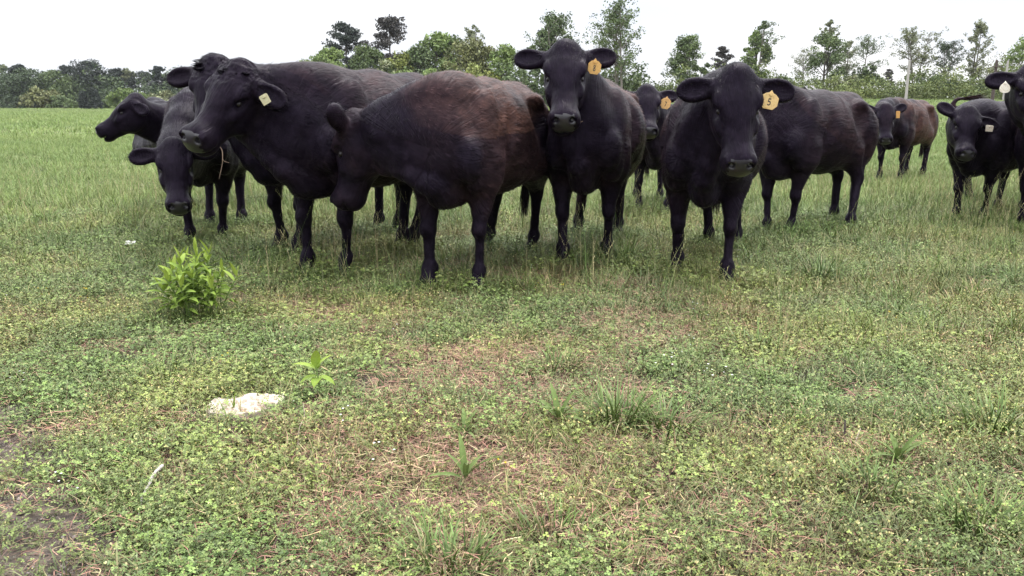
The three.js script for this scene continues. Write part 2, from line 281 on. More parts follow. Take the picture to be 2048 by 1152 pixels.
{ // bramble bank along the right edge of the field, and the understory of the two woods: uncountable masses
  const bank = (name, label, pts, col, n, seed, lo, hi, big = 1) => {
    const r = mulberry(seed), s = new Soup();
    for (let i = 0; i < n; i++) {
      const t = r() * (pts.length - 1), k = Math.floor(t), [ax, ad] = pts[k], [bx, bd] = pts[k + 1], px = lerp(ax, bx, t - k), d = lerp(ad, bd, t - k) + (r() - 0.5) * 5;
      const p = at(px, 205, d); p.y = terrain(p.x, p.z) + (lo + (hi - lo) * r() * r() + 0.2) * (0.5 + fbm(p.x * 0.25, 3, p.z * 0.25, 2));
      sprays(s, p, (0.5 + r() * 0.7) * big, QUICK ? 12 : 34, 0.13 * big, mix3(mix3(T.deep, T[col], 0.25), mix3(T[col], T.light, r() * 0.6), fbm(p.x * 0.3, 9, p.z * 0.2, 2) * 1.2), r, 0.7);
    }
    tag(mesh(name, s.geo(), leafMat), label, 'undergrowth', null, 'stuff');
  };
  bank('undergrowth', 'green bramble bank along the right edge of the field', [[1240, 100], [1500, 100], [1760, 96], [2060, 92]], 'yellow', 900, 51, 0, 3.7, 0.95);
  bank('undergrowth', 'dark undergrowth at the foot of the left treeline', [[-30, 200], [200, 202], [420, 200]], 'deep', 520, 52, 0, 8.5, 2);
  bank('undergrowth', 'leafy undergrowth of the middle wood above the cow backs', [[560, 118], [800, 114], [1080, 106], [1240, 104]], 'mid', 460, 53, 0, 6, 1.3);
}
{ // utility poles and the low sheds
  const wood = new THREE.MeshStandardMaterial({ name: 'weathered grey wood', color: new THREE.Color().setRGB(0.36, 0.33, 0.32), roughness: 0.9 });
  const darkWood = new THREE.MeshStandardMaterial({ name: 'dark wood', color: new THREE.Color().setRGB(0.07, 0.05, 0.045), roughness: 0.9 });
  const pole = (px, top, depth, r, m, label, caps) => {
    const p = at(px, 205, depth); p.y = terrain(p.x, p.z); const h = at(px, top, depth).y - p.y, o = thing('utility_pole', p);
    const g = new THREE.CylinderGeometry(r * 0.75, r, h + 0.3, 10); g.translate(0, h / 2 - 0.15, 0); mesh('shaft', g, m, o);
    const cap = new THREE.CylinderGeometry(r * 0.5, r * 0.8, 0.12, 8); cap.translate(0, h + 0.05, 0); mesh('cap', cap, m, o);
    if (caps) { const arm = new THREE.BoxGeometry(1.0, 0.1, 0.1); arm.translate(0, h * 0.86, r + 0.05); mesh('crossarm', arm, m, o); }
    tag(o, label, 'pole');
  };
  pole(1811, 122, 84, 0.14, wood, 'pale grey wooden pole standing before the thin pale tree', false);
  pole(1984, 122, 86, 0.17, darkWood, 'dark pole near the right edge behind the tagged ear', true);
  pole(2006, 124, 88, 0.12, wood, 'whitish thin pole right of the dark pole', false);
  const shed = (px0, px1, y0, y1, depth, label) => {
    const a = at(px0, y1, depth), b = at(px1, y1, depth), w = b.x - a.x, base = terrain((a.x + b.x) / 2, -depth), ridge = at(px0, y0, depth).y - base, o = thing('shed', V((a.x + b.x) / 2, base, -depth));
    const wall = new THREE.BoxGeometry(w * 0.94, ridge * 0.75, 2.6); wall.translate(0, ridge * 0.375, 0); mesh('wall', wall, darkWood, o);
    const tin = new THREE.MeshStandardMaterial({ name: 'galvanised roof', color: new THREE.Color().setRGB(0.24, 0.23, 0.24), roughness: 0.7, metalness: 0.1 });
    for (const sgn of [-1, 1]) { const roof = new THREE.BoxGeometry(w, 0.06, 1.75); roof.rotateX(sgn * 0.3); roof.translate(0, ridge * 0.75 + 0.24, sgn * 0.83); mesh('roof', roof, tin, o); }
    tag(o, label, 'shed');
  };
  shed(1606, 1626, 174, 188, 98, 'small dark shed with pale roof right of the tag five ear');
  shed(1718, 1760, 176, 192, 101, 'long low open shed with pale roof above the cow rump');
}
/* ------------------------------------------------------------------ cattle: one smooth-union distance field per animal, meshed with surface nets */
const ONLY = globalThis.ONLY_COW;
function capsule(a, b, r1, r2, k, op = 0) { const c = a.clone().lerp(b, 0.5); return { t: 0, ax: a.x, ay: a.y, az: a.z, bx: b.x - a.x, by: b.y - a.y, bz: b.z - a.z, bb: Math.max(1e-9, b.distanceToSquared(a)), r1, r2, k, op, cx: c.x, cy: c.y, cz: c.z, cr: a.distanceTo(b) / 2 + Math.max(r1, r2) }; }
function ell(c, r, k, X = V(1, 0, 0), Y = V(0, 1, 0), op = 0) { const Z = X.clone().cross(Y).normalize(); return { t: 1, cx: c.x, cy: c.y, cz: c.z, X, Y, Z, rx: r[0], ry: r[1], rz: r[2], k, op, cr: Math.max(...r) }; }
function sdf(list, x, y, z) {
  let d = 1e3;
  for (let i = 0; i < list.length; i++) {
    const p = list[i]; let q;
    if (p.t === 0) {
      const dx = x - p.ax, dy = y - p.ay, dz = z - p.az; let h = (dx * p.bx + dy * p.by + dz * p.bz) / p.bb; h = h < 0 ? 0 : h > 1 ? 1 : h;
      const ex = dx - p.bx * h, ey = dy - p.by * h, ez = dz - p.bz * h; q = Math.sqrt(ex * ex + ey * ey + ez * ez) - (p.r1 + (p.r2 - p.r1) * h);
    } else {
      const dx = x - p.cx, dy = y - p.cy, dz = z - p.cz;
      const a = (dx * p.X.x + dy * p.X.y + dz * p.X.z) / p.rx, b = (dx * p.Y.x + dy * p.Y.y + dz * p.Y.z) / p.ry, c = (dx * p.Z.x + dy * p.Z.y + dz * p.Z.z) / p.rz;
      const k0 = Math.sqrt(a * a + b * b + c * c), a2 = a / p.rx, b2 = b / p.ry, c2 = c / p.rz, k1 = Math.sqrt(a2 * a2 + b2 * b2 + c2 * c2);
      q = k1 < 1e-6 ? -Math.min(p.rx, p.ry, p.rz) : k0 * (k0 - 1) / k1;
    }
    if (p.op) { q = -q; const h = Math.max(p.k - Math.abs(d - q), 0) / p.k; d = Math.max(d, q) + h * h * p.k * 0.25; }
    else { const h = Math.max(p.k - Math.abs(d - q), 0) / p.k; d = Math.min(d, q) - h * h * p.k * 0.25; }
  }
  return d;
}
function surfaceNets(prims, cell, relief) {
  const B = 6, lo = V(1e9, 1e9, 1e9), hi = V(-1e9, -1e9, -1e9);
  for (const p of prims) if (!p.op) { lo.min(V(p.cx - p.cr, p.cy - p.cr, p.cz - p.cr)); hi.max(V(p.cx + p.cr, p.cy + p.cr, p.cz + p.cr)); }
  lo.subScalar(cell * 3); hi.addScalar(cell * 3);
  const nb = [0, 1, 2].map((c) => Math.ceil((hi.getComponent(c) - lo.getComponent(c)) / (cell * B))), n = nb.map((q) => q * B + 1);
  const grid = new Float32Array(n[0] * n[1] * n[2]).fill(9), sx = 1, sy = n[0], sz = n[0] * n[1], active = [];
  const bs = B * cell, br = bs * 0.5 * 1.7321;
  for (let k = 0; k < nb[2]; k++) for (let j = 0; j < nb[1]; j++) for (let i = 0; i < nb[0]; i++) {
    const cx = lo.x + (i + 0.5) * bs, cy = lo.y + (j + 0.5) * bs, cz = lo.z + (k + 0.5) * bs;
    const near = prims.filter((p) => Math.hypot(p.cx - cx, p.cy - cy, p.cz - cz) - p.cr < br + 0.16);
    if (!near.length) continue;
    const d = sdf(near, cx, cy, cz);
    if (Math.abs(d) > br * 1.9 + 0.05) { if (d < 0) for (let c = 0; c <= B; c++) for (let b = 0; b <= B; b++) for (let a = 0; a <= B; a++) { const q = (i * B + a) + (j * B + b) * sy + (k * B + c) * sz; if (grid[q] === 9) grid[q] = -9; } continue; }
    active.push([i, j, k, near]);
  }
  for (const [i, j, k, near] of active) for (let c = 0; c <= B; c++) for (let b = 0; b <= B; b++) for (let a = 0; a <= B; a++) {
    const q = (i * B + a) + (j * B + b) * sy + (k * B + c) * sz; if (Math.abs(grid[q]) !== 9) continue;
    const x = lo.x + (i * B + a) * cell, y = lo.y + (j * B + b) * cell, z = lo.z + (k * B + c) * cell;
    grid[q] = Math.max(sdf(near, x, y, z), -y);
  }
  const vid = new Int32Array(grid.length).fill(-1), pos = [], nor = [], idx = [];
  const C8 = [0, 1, sy, sy + 1, sz, sz + 1, sz + sy, sz + sy + 1], E = [[0, 1], [2, 3], [4, 5], [6, 7], [0, 2], [1, 3], [4, 6], [5, 7], [0, 4], [1, 5], [2, 6], [3, 7]];
  for (const [bi, bj, bk, near] of active) for (let c = 0; c < B; c++) for (let b = 0; b < B; b++) for (let a = 0; a < B; a++) {
    const i = bi * B + a, j = bj * B + b, k = bk * B + c, q = i + j * sy + k * sz;
    let m = 0; for (let e = 0; e < 8; e++) if (grid[q + C8[e]] < 0) m |= 1 << e;
    if (m === 0 || m === 255) continue;
    let x = 0, y = 0, z = 0, t = 0;
    for (const [e, f] of E) { if ((m >> e & 1) === (m >> f & 1)) continue; const g0 = grid[q + C8[e]], g1 = grid[q + C8[f]], s = g0 / (g0 - g1); x += lerp(e & 1, f & 1, s); y += lerp(e >> 1 & 1, f >> 1 & 1, s); z += lerp(e >> 2, f >> 2, s); t++; }
    let px = lo.x + (i + x / t) * cell, py = lo.y + (j + y / t) * cell, pz = lo.z + (k + z / t) * cell;
    const h = cell * 0.35, f = (u, v, w) => sdf(near, u, v, w);
    const d0 = f(px + h, py - h, pz - h), d1 = f(px - h, py - h, pz + h), d2 = f(px - h, py + h, pz - h), d3 = f(px + h, py + h, pz + h);
    let gx = d0 - d1 - d2 + d3, gy = -d0 - d1 + d2 + d3, gz = -d0 + d1 - d2 + d3; const gl = Math.hypot(gx, gy, gz) || 1; gx /= gl; gy /= gl; gz /= gl;
    if (relief) { const u = relief(px, py, pz); px += gx * u; py += gy * u; pz += gz * u; }
    vid[q] = pos.length / 3; pos.push(px, py, pz); nor.push(gx, gy, gz);
  }
  const quad = (a, b, c, d, flip) => { if (a < 0 || b < 0 || c < 0 || d < 0) return; flip ? idx.push(a, c, b, a, d, c) : idx.push(a, b, c, a, c, d); };
  for (const [bi, bj, bk] of active) for (let c = 0; c < B; c++) for (let b = 0; b < B; b++) for (let a = 0; a < B; a++) {
    const i = bi * B + a, j = bj * B + b, k = bk * B + c, q = i + j * sy + k * sz, s = grid[q] < 0;
    if (i && j && k) {
      if (s !== grid[q + 1] < 0) quad(vid[q - sy - sz], vid[q - sz], vid[q], vid[q - sy], !s);
      if (s !== grid[q + sy] < 0) quad(vid[q - 1 - sz], vid[q - 1], vid[q], vid[q - sz], !s);
      if (s !== grid[q + sz] < 0) quad(vid[q - 1 - sy], vid[q - sy], vid[q], vid[q - 1], !s);
    }
  }
  return { pos, nor, idx };
}
const furBump = (() => {   // short lying hair: streaks along v, clumped
  const S = 512, d = new Uint8Array(S * S * 4), per = (k, l, x, y, o) => { const f = (a, b) => fbm(a * k, b * l, o, 3), wx = smooth(0.85, 1, x), wy = smooth(0.85, 1, y); return lerp(lerp(f(x, y), f(x - 1, y), wx), lerp(f(x, y - 1), f(x - 1, y - 1), wx), wy); };
  for (let y = 0; y < S; y++) for (let x = 0; x < S; x++) { const a = x / S, b = y / S, w = per(5, 5, a, b, 3.3) - 0.5, v = clamp(0.5 + 1.5 * (per(46, 6, a + w * 0.12, b, 1.1) - 0.5) + 0.8 * (per(110, 14, a + w * 0.1, b, 8.7) - 0.5) + 0.5 * (per(14, 5, a, b, 5.2) - 0.5), 0, 1), i = (y * S + x) * 4; d[i] = d[i + 1] = d[i + 2] = v * 255; d[i + 3] = 255; }
  const t = new THREE.DataTexture(d, S, S); t.wrapS = t.wrapT = THREE.RepeatWrapping; t.magFilter = t.minFilter = THREE.LinearFilter; t.repeat.set(2.1, 1.7); t.needsUpdate = true; return t;
})();
const coatMat = new THREE.MeshPhysicalMaterial({ name: 'black cattle coat', vertexColors: true, bumpMap: furBump, bumpScale: 0.0032, roughness: 0.42, specularIntensity: 0.12, specularColor: new THREE.Color().setRGB(0.88, 0.74, 1), sheen: 1, sheenColor: new THREE.Color().setRGB(0.036, 0.021, 0.028), sheenRoughness: 0.35 });
const hairMat = new THREE.MeshPhysicalMaterial({ name: 'black cattle hair', vertexColors: true, roughness: 0.42, specularIntensity: 0.2, specularColor: new THREE.Color().setRGB(0.9, 0.8, 0.95), side: THREE.DoubleSide });
const noseMat = new THREE.MeshPhysicalMaterial({ name: 'wet dark nose', color: new THREE.Color().setRGB(0.014, 0.012, 0.015), roughness: 0.28 });
const hoofMat = new THREE.MeshPhysicalMaterial({ name: 'dark hoof', color: new THREE.Color().setRGB(0.014, 0.011, 0.012), roughness: 0.6, specularIntensity: 0.4 });
const eyeMat = new THREE.MeshPhysicalMaterial({ name: 'dark wet eye', color: new THREE.Color().setRGB(0.008, 0.006, 0.006), roughness: 0.32, specularIntensity: 0.7 });
function tagMaterial(color, text) {
  const S = 256, cv = document.createElement('canvas'); cv.width = cv.height = S; const g = cv.getContext('2d');
  g.fillStyle = color; g.fillRect(0, 0, S, S);
  const r = mulberry(text ? text.charCodeAt(0) : 3);
  for (let i = 0; i < 260; i++) { g.fillStyle = `rgba(${90 + r() * 60},${60 + r() * 40},30,${0.03 + r() * 0.09})`; g.beginPath(); g.arc(r() * S, r() * S, 2 + r() * 12, 0, 7); g.fill(); }
  if (text) { g.fillStyle = '#1c1718'; g.font = 'bold 140px sans-serif'; g.textAlign = 'center'; g.textBaseline = 'middle'; g.save(); g.translate(S / 2, S * 0.58); g.scale(0.78, 1.12); g.fillText(text, 0, 0); g.restore(); }
  const t = new THREE.CanvasTexture(cv); t.colorSpace = THREE.SRGBColorSpace; t.magFilter = THREE.LinearFilter; t.wrapS = t.wrapT = THREE.ClampToEdgeWrapping;
  return new THREE.MeshStandardMaterial({ name: 'plastic ear tag', map: t, roughness: 0.55, side: THREE.DoubleSide });
}
function tagShape(kind) {
  const s = new THREE.Shape();
  if (kind === 'round') { s.moveTo(0.5, 1.05); s.bezierCurveTo(0.6, 0.8, 1, 0.75, 1, 0.35); s.bezierCurveTo(1, 0.1, 0.8, 0, 0.5, 0); s.bezierCurveTo(0.2, 0, 0, 0.1, 0, 0.35); s.bezierCurveTo(0, 0.75, 0.4, 0.8, 0.5, 1.05); }
  else if (kind === 'square') { s.moveTo(0.05, 0); s.lineTo(0.95, 0.02); s.lineTo(1, 0.9); s.lineTo(0.85, 1); s.lineTo(0.1, 1); s.lineTo(0, 0.9); s.closePath(); }
  else { s.moveTo(0.22, 0); s.lineTo(0.78, 0); s.lineTo(1, 0.25); s.lineTo(1, 0.72); s.lineTo(0.8, 0.9); s.lineTo(0.62, 0.96); s.lineTo(0.5, 1.12); s.lineTo(0.38, 0.96); s.lineTo(0.2, 0.9); s.lineTo(0, 0.72); s.lineTo(0, 0.25); s.closePath(); }
  return s;
}
const FEET = [];
function makeCow(o) {
  const r = mulberry(o.seed), s = o.s, al = o.heading * RAD, phi = -(Math.PI / 2 + al), fwd = V(-Math.sin(al), 0, Math.cos(al));
  const fc = o.front.isVector3 ? o.front : ground(o.front[0], o.front[1]); fc.y = 0;
  const P = fc.clone().addScaledVector(fwd, -0.47 * s); P.y = o.y ?? terrain(P.x, P.z);
  const loc = (w) => w.clone().sub(P).applyAxisAngle(V(0, 1, 0), -phi).divideScalar(s), locDir = (w) => w.clone().applyAxisAngle(V(0, 1, 0), -phi);
  const prims = [], E = (...a) => prims.push(ell(...a)), K = (...a) => prims.push(capsule(...a));
  const bw = o.wide ?? 1;
  // trunk
  E(V(0.36, 0.92, 0), [0.42, 0.355, 0.225 * bw], 0.05); E(V(-0.06, 0.945, 0), [0.60, 0.35, 0.335 * bw], 0.10); E(V(-0.20, 0.80, 0), [0.40, 0.255, 0.30 * bw], 0.10); E(V(-0.57, 1.0, 0), [0.34, 0.29, 0.265], 0.10);
  K(V(0.42, 1.21, 0), V(-0.1, 1.19, 0), 0.085, 0.085, 0.14); K(V(-0.1, 1.19, 0), V(-0.70, 1.215, 0), 0.085, 0.075, 0.12);
  E(V(0.42, 1.215, 0), [0.2, 0.10, 0.08], 0.12);
  E(V(0.61, 0.70, 0), [0.15, 0.15, 0.085], 0.06); E(V(0.50, 0.60, 0), [0.22, 0.075, 0.085], 0.08);
  for (const q of [-1, 1]) {
    E(V(0.44, 0.98, 0.195 * q), [0.135, 0.29, 0.085], 0.05, V(0.93, 0.36, 0).normalize(), V(-0.36, 0.93, 0).normalize());
    E(V(0.63, 0.835, 0.185 * q), [0.085, 0.125, 0.07], 0.085);
    E(V(0.34, 0.80, 0.215 * q), [0.12, 0.14, 0.08], 0.035);
    E(V(0.51, 0.74, 0.19 * q), [0.095, 0.13, 0.08], 0.035);
    E(V(-0.50, 1.175, 0.215 * q), [0.085, 0.05, 0.06], 0.085);
    E(V(-0.845, 1.08, 0.10 * q), [0.075, 0.075, 0.06], 0.08);
    E(V(-0.64, 0.90, 0.185 * q), [0.20, 0.27, 0.13], 0.06);
    K(V(-0.81, 1.0, 0.115 * q), V(-0.725, 0.66, 0.14 * q), 0.11, 0.08, 0.06);
    E(V(-0.34, 0.74, 0.20 * q), [0.13, 0.085, 0.07], 0.10);
    E(V(-0.36, 1.07, 0.305 * q), [0.12, 0.11, 0.07], 0.09, V(1, 0, 0), V(0, 1, 0), 1);
    E(V(0.20, 0.96, 0.315 * q), [0.045, 0.28, 0.045], 0.06, V(0.95, 0.3, 0).normalize(), V(-0.3, 0.95, 0).normalize(), 1);
  }
  // legs
  const f = o.feet ?? {}, feet = [], legStart = prims.length;
  const foot = (name, x, z) => { let p; if (f[name]) { p = f[name].isVector3 ? f[name].clone() : loc(ground(f[name][0], f[name][1]).setY(P.y)); } else p = V(x, 0, z); p.y = 0; return p; };
  for (const [name, q] of [['fr', 1], ['fl', -1]]) {
    const t = foot(name, 0.47, 0.165 * q), dx = clamp(t.x - 0.47, -0.35, 0.35), dz = clamp(t.z - 0.165 * q, -0.2, 0.2); t.x = 0.47 + dx; t.z = 0.165 * q + dz; feet.push([t, 1]);
    const elbow = V(0.41 + dx * 0.15, 0.70, 0.185 * q), knee = V(0.455 + dx * 0.55, 0.385, 0.172 * q + dz * 0.6), fet = V(t.x - 0.02, 0.125, t.z);
    K(elbow.clone().add(V(0.02, 0.12, 0)), elbow, 0.12, 0.108, 0.05); K(elbow, knee.clone().add(V(-0.005, 0.05, 0)), 0.108, 0.064, 0.05);
    E(knee.clone().add(V(0.008, 0, 0)), [0.067, 0.072, 0.064], 0.025); K(knee.clone().add(V(-0.012, -0.03, 0)), fet, 0.045, 0.039, 0.03); E(fet, [0.053, 0.048, 0.05], 0.04);
    K(fet, V(t.x + 0.025, 0.055, t.z), 0.05, 0.05, 0.03);
    for (const e of [-1, 1]) { K(V(t.x + 0.015, 0.05, t.z + e * 0.026), V(t.x + 0.075, 0.022, t.z + e * 0.03), 0.037, 0.024, 0.015); }
  }
  for (const [name, q] of [['hr', 1], ['hl', -1]]) {
    const t = foot(name, -0.63, 0.15 * q), dx = clamp(t.x + 0.63, -0.4, 0.4), dz = clamp(t.z - 0.15 * q, -0.2, 0.2); t.x = -0.63 + dx; t.z = 0.15 * q + dz; feet.push([t, 0]);
    const stifle = V(-0.44 + dx * 0.15, 0.74, 0.19 * q), hock = V(-0.735 + dx * 0.65, 0.475, 0.145 * q + dz * 0.6), fet = V(t.x - 0.035, 0.125, t.z);
    K(stifle, hock.clone().add(V(0.03, 0.05, 0)), 0.13, 0.066, 0.08); K(V(-0.70 + dx * 0.2, 0.72, 0.16 * q), hock.clone().add(V(-0.03, 0.04, 0)), 0.1, 0.046, 0.07); E(hock, [0.066, 0.075, 0.05], 0.04);
    K(hock, fet, 0.056, 0.046, 0.04); E(fet, [0.058, 0.05, 0.055], 0.04); K(fet, V(t.x + 0.02, 0.055, t.z), 0.05, 0.05, 0.03);
    for (const e of [-1, 1]) { K(V(t.x + 0.01, 0.05, t.z + e * 0.026), V(t.x + 0.07, 0.022, t.z + e * 0.03), 0.037, 0.024, 0.015); }
  }
  for (const p of prims.slice(legStart)) { const g = (y) => lerp(0.79, 1, smooth(0.55, 0.74, y)); if (p.t === 0) { p.r1 *= g(p.ay); p.r2 *= g(p.ay + p.by); } else { const k = g(p.cy); p.rx *= k; p.ry *= k; p.rz *= k; } }
  // head frame in body coordinates: X towards the muzzle, Y out of the forehead, Z to the animal's right
  const hy = o.head.yaw * RAD, hp = o.head.pitch * RAD, hs = (o.head.size ?? 1) * 1.16;
  const poll = loc(at(...o.head.poll)), X = locDir(V(-Math.sin(hy) * Math.cos(hp), -Math.sin(hp), Math.cos(hy) * Math.cos(hp)));
  let Y = V(0, 1, 0).addScaledVector(X, -X.y).normalize(); if (o.head.roll) Y.applyAxisAngle(X, o.head.roll * RAD);
  const Z = X.clone().cross(Y).normalize(); Y = Z.clone().cross(X).normalize();
  const H = (x, y, z) => poll.clone().addScaledVector(X, x * hs).addScaledVector(Y, y * hs).addScaledVector(Z, z * hs), HR = (a) => a.map((q) => q * hs);
  // neck: crest, middle and throat follow curves from the shoulder to the head
  {
    const chain = (p0, t0, p1, t1, r0, r1, k, n = 4) => { const L = p0.distanceTo(p1) * 0.42, c = new THREE.CubicBezierCurve3(p0, p0.clone().addScaledVector(t0, L), p1.clone().addScaledVector(t1, L), p1); for (let i = 0; i < n; i++) K(c.getPoint(i / n), c.getPoint((i + 1) / n), lerp(r0, r1, i / n), lerp(r0, r1, (i + 1) / n), k); };
    const back = X.clone().multiplyScalar(-0.55).addScaledVector(Y, -0.8).normalize();
    chain(V(0.44, 1.16, 0), V(0.9, 0.25, 0).normalize(), H(0.02, -0.09, 0), back, 0.13, 0.085, 0.12);
    chain(V(0.50, 0.98, 0), V(1, 0.1, 0).normalize(), H(0.07, -0.14, 0), back, 0.19, 0.10, 0.08);
    chain(V(0.60, 0.82, 0), V(1, 0.0, 0).normalize(), H(0.15, -0.20, 0), back, 0.125, 0.068, 0.07);
    chain(V(0.70, 0.66, 0), V(1, 0.25, 0).normalize(), H(0.20, -0.24, 0), back, 0.055, 0.03, 0.06, 5);
  }
  const nBody = prims.length;
  const HE = (x, y, z, rad, k, op = 0, A = X, B = Y) => prims.push(ell(H(x, y, z), HR(rad), k * hs, A, B, op)), HK = (a, b, r1, r2, k) => prims.push(capsule(H(...a), H(...b), r1 * hs, r2 * hs, k * hs));
  HE(0.085, -0.085, 0, [0.145, 0.115, 0.110], 0.06);                  // skull
  HE(0.10, -0.022, 0, [0.155, 0.050, 0.100], 0.04);                   // forehead
  HE(-0.005, -0.02, 0, [0.055, 0.06, 0.060], 0.06);                   // poll
  HK([0.17, -0.078, 0], [0.41, -0.085, 0], 0.088, 0.066, 0.05);       // nasal bridge
  HK([0.12, -0.175, 0], [0.40, -0.145, 0], 0.085, 0.056, 0.05);       // jaw
  for (const q of [-1, 1]) {
    HE(0.15, -0.155, 0.062 * q, [0.125, 0.095, 0.045], 0.05);         // cheek
    HE(0.128, -0.020, 0.098 * q, [0.058, 0.036, 0.028], 0.018);       // brow
    HE(0.215, -0.082, 0.086 * q, [0.065, 0.026, 0.022], 0.03);        // cheekbone
    HE(0.178, -0.050, 0.120 * q, [0.038, 0.026, 0.026], 0.025, 1);     // eye socket
  }
  HE(0.425, -0.088, 0, [0.065, 0.080, 0.086], 0.045);                 // muzzle
  HE(0.452, -0.080, 0, [0.044, 0.066, 0.080], 0.03);                  // blunt nose pad
  HE(0.415, -0.160, 0, [0.060, 0.036, 0.058], 0.03);                  // chin
  for (const q of [-1, 1]) {
    HE(0.452, -0.030, 0.052 * q, [0.036, 0.020, 0.026], 0.016);       // nostril rim
    HE(0.480, -0.030, 0.047 * q, [0.030, 0.016, 0.0175], 0.010, 1, X.clone().addScaledVector(Y, 0.75).addScaledVector(Z, 0.35 * q).normalize(), Y.clone().addScaledVector(X, -0.75).normalize());
  }
  HE(0.505, -0.005, 0, [0.055, 0.02, 0.10], 0.02, 1, X.clone().addScaledVector(Y, -0.9).normalize(), Y.clone().addScaledVector(X, 0.9).normalize());   // slanted front of the nose
  HE(0.465, -0.130, 0, [0.065, 0.007, 0.085], 0.014, 1);              // mouth line
  // ears
  const ears = {};
  for (const [side, q] of [['r', 1], ['l', -1]]) {
    const e = { lift: 8, fwd: 0, cup: 0, ...(o.head['ear_' + side] ?? {}) }, a = e.lift * RAD, b = e.fwd * RAD;
    const dir = Z.clone().multiplyScalar(q * Math.cos(a) * Math.cos(b)).addScaledVector(X, -Math.sin(a)).addScaledVector(Y, Math.sin(b) - 0.12).normalize();
    let face = Y.clone().addScaledVector(X, 0.35 + e.cup); face.addScaledVector(dir, -face.dot(dir)).normalize();
    const root = H(0.035, -0.05, 0.095 * q), c = root.clone().addScaledVector(dir, 0.098 * hs);
    prims.push(capsule(root.clone().addScaledVector(dir, -0.02), root.clone().addScaledVector(dir, 0.06 * hs), 0.040 * hs, 0.030 * hs, 0.04 * hs));
    prims.push(ell(c, HR([0.098, 0.028, 0.057]), 0.03 * hs, dir, face)); prims.push(ell(c.clone().addScaledVector(dir, 0.032 * hs), HR([0.066, 0.024, 0.055]), 0.03 * hs, dir, face));
    prims.push(ell(c.clone().addScaledVector(face, 0.026 * hs).addScaledVector(dir, 0.012 * hs), HR([0.076, 0.020, 0.038]), 0.012 * hs, dir, face, 1));
    ears[side] = { dir, face, c, root, down: dir.clone().cross(face).normalize() };
  }
  // tail
  const tp = (o.tail ?? [[-0.90, 1.15, 0], [-0.965, 1.0, 0.0], [-0.975, 0.75, 0.0], [-0.96, 0.52, 0.01]]).map((p) => V(...p)), tc = new THREE.CatmullRomCurve3(tp);
  for (let i = 0; i < 8; i++) K(tc.getPoint(i / 8), tc.getPoint((i + 1) / 8), lerp(o.tailUp ? 0.03 : 0.042, 0.015, i / 8), lerp(o.tailUp ? 0.03 : 0.042, 0.015, (i + 1) / 8), i ? 0.02 : 0.06);
  K(V(-0.80, 1.19, 0), tp[0], 0.06, 0.042, 0.08);

  const cell = o.cell / s, so = o.seed * 7.3;
  const relief = (x, y, z) => { const hd = Math.hypot(x - poll.x, y - poll.y, z - poll.z) < 0.7 * hs ? 0.35 : 1; const mat = o.tuft && hd < 1 ? smooth(0.26, 0.1, Math.hypot(x - poll.x, y - poll.y, z - poll.z)) * (1 - Math.abs(2 * fbm(x * 24, y * 24 + so, z * 24, 3) - 1) * 2.2) * 0.010 : 0; const neck = smooth(0.42, 0.6, x) * hd * (fbm(x * 15 + so, y * 2.5, z * 5, 3) - 0.5) * 0.020; return mat + neck + hd * ((fbm(x * 5 + so, y * 3.2, z * 5, 3) - 0.5) * 0.022 + (fbm(x * 16 + y * 6, y * 9 + so, z * 16, 3) - 0.5) * 0.014); };
  const { pos, nor, idx } = surfaceNets(prims, cell, relief);
  const nv = pos.length / 3, col = new Float32Array(nv * 3), uv = new Float32Array(nv * 2), kind = new Uint8Array(nv), q = V0();
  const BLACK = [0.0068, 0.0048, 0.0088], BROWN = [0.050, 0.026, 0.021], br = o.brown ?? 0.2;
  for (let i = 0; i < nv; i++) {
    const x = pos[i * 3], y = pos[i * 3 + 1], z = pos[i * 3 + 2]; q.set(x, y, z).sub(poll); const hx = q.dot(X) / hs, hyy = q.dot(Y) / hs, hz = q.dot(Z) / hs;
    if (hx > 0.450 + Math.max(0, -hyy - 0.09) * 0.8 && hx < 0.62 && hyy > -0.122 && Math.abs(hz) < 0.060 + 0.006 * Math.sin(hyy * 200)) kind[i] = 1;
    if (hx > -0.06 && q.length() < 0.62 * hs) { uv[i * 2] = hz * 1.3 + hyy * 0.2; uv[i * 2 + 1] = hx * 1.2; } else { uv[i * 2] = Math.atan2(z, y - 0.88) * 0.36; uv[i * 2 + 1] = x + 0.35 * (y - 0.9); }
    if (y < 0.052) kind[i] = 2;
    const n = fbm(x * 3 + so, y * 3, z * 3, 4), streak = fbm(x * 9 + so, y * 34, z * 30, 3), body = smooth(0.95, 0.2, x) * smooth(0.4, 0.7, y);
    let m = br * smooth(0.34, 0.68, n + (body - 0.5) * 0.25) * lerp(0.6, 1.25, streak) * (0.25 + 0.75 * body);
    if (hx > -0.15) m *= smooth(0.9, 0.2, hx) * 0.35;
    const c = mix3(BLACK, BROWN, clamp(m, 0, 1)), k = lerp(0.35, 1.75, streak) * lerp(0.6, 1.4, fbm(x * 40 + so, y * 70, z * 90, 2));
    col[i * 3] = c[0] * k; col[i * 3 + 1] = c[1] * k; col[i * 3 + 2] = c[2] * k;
  }
  for (const [t] of feet) { const w = t.clone().multiplyScalar(s).applyAxisAngle(V(0, 1, 0), phi).add(P); FEET.push(w); }
  const root = thing('cow', P, phi); root.scale.setScalar(s);
  const sets = [[], [], []], hoofs = feet.map(() => []);
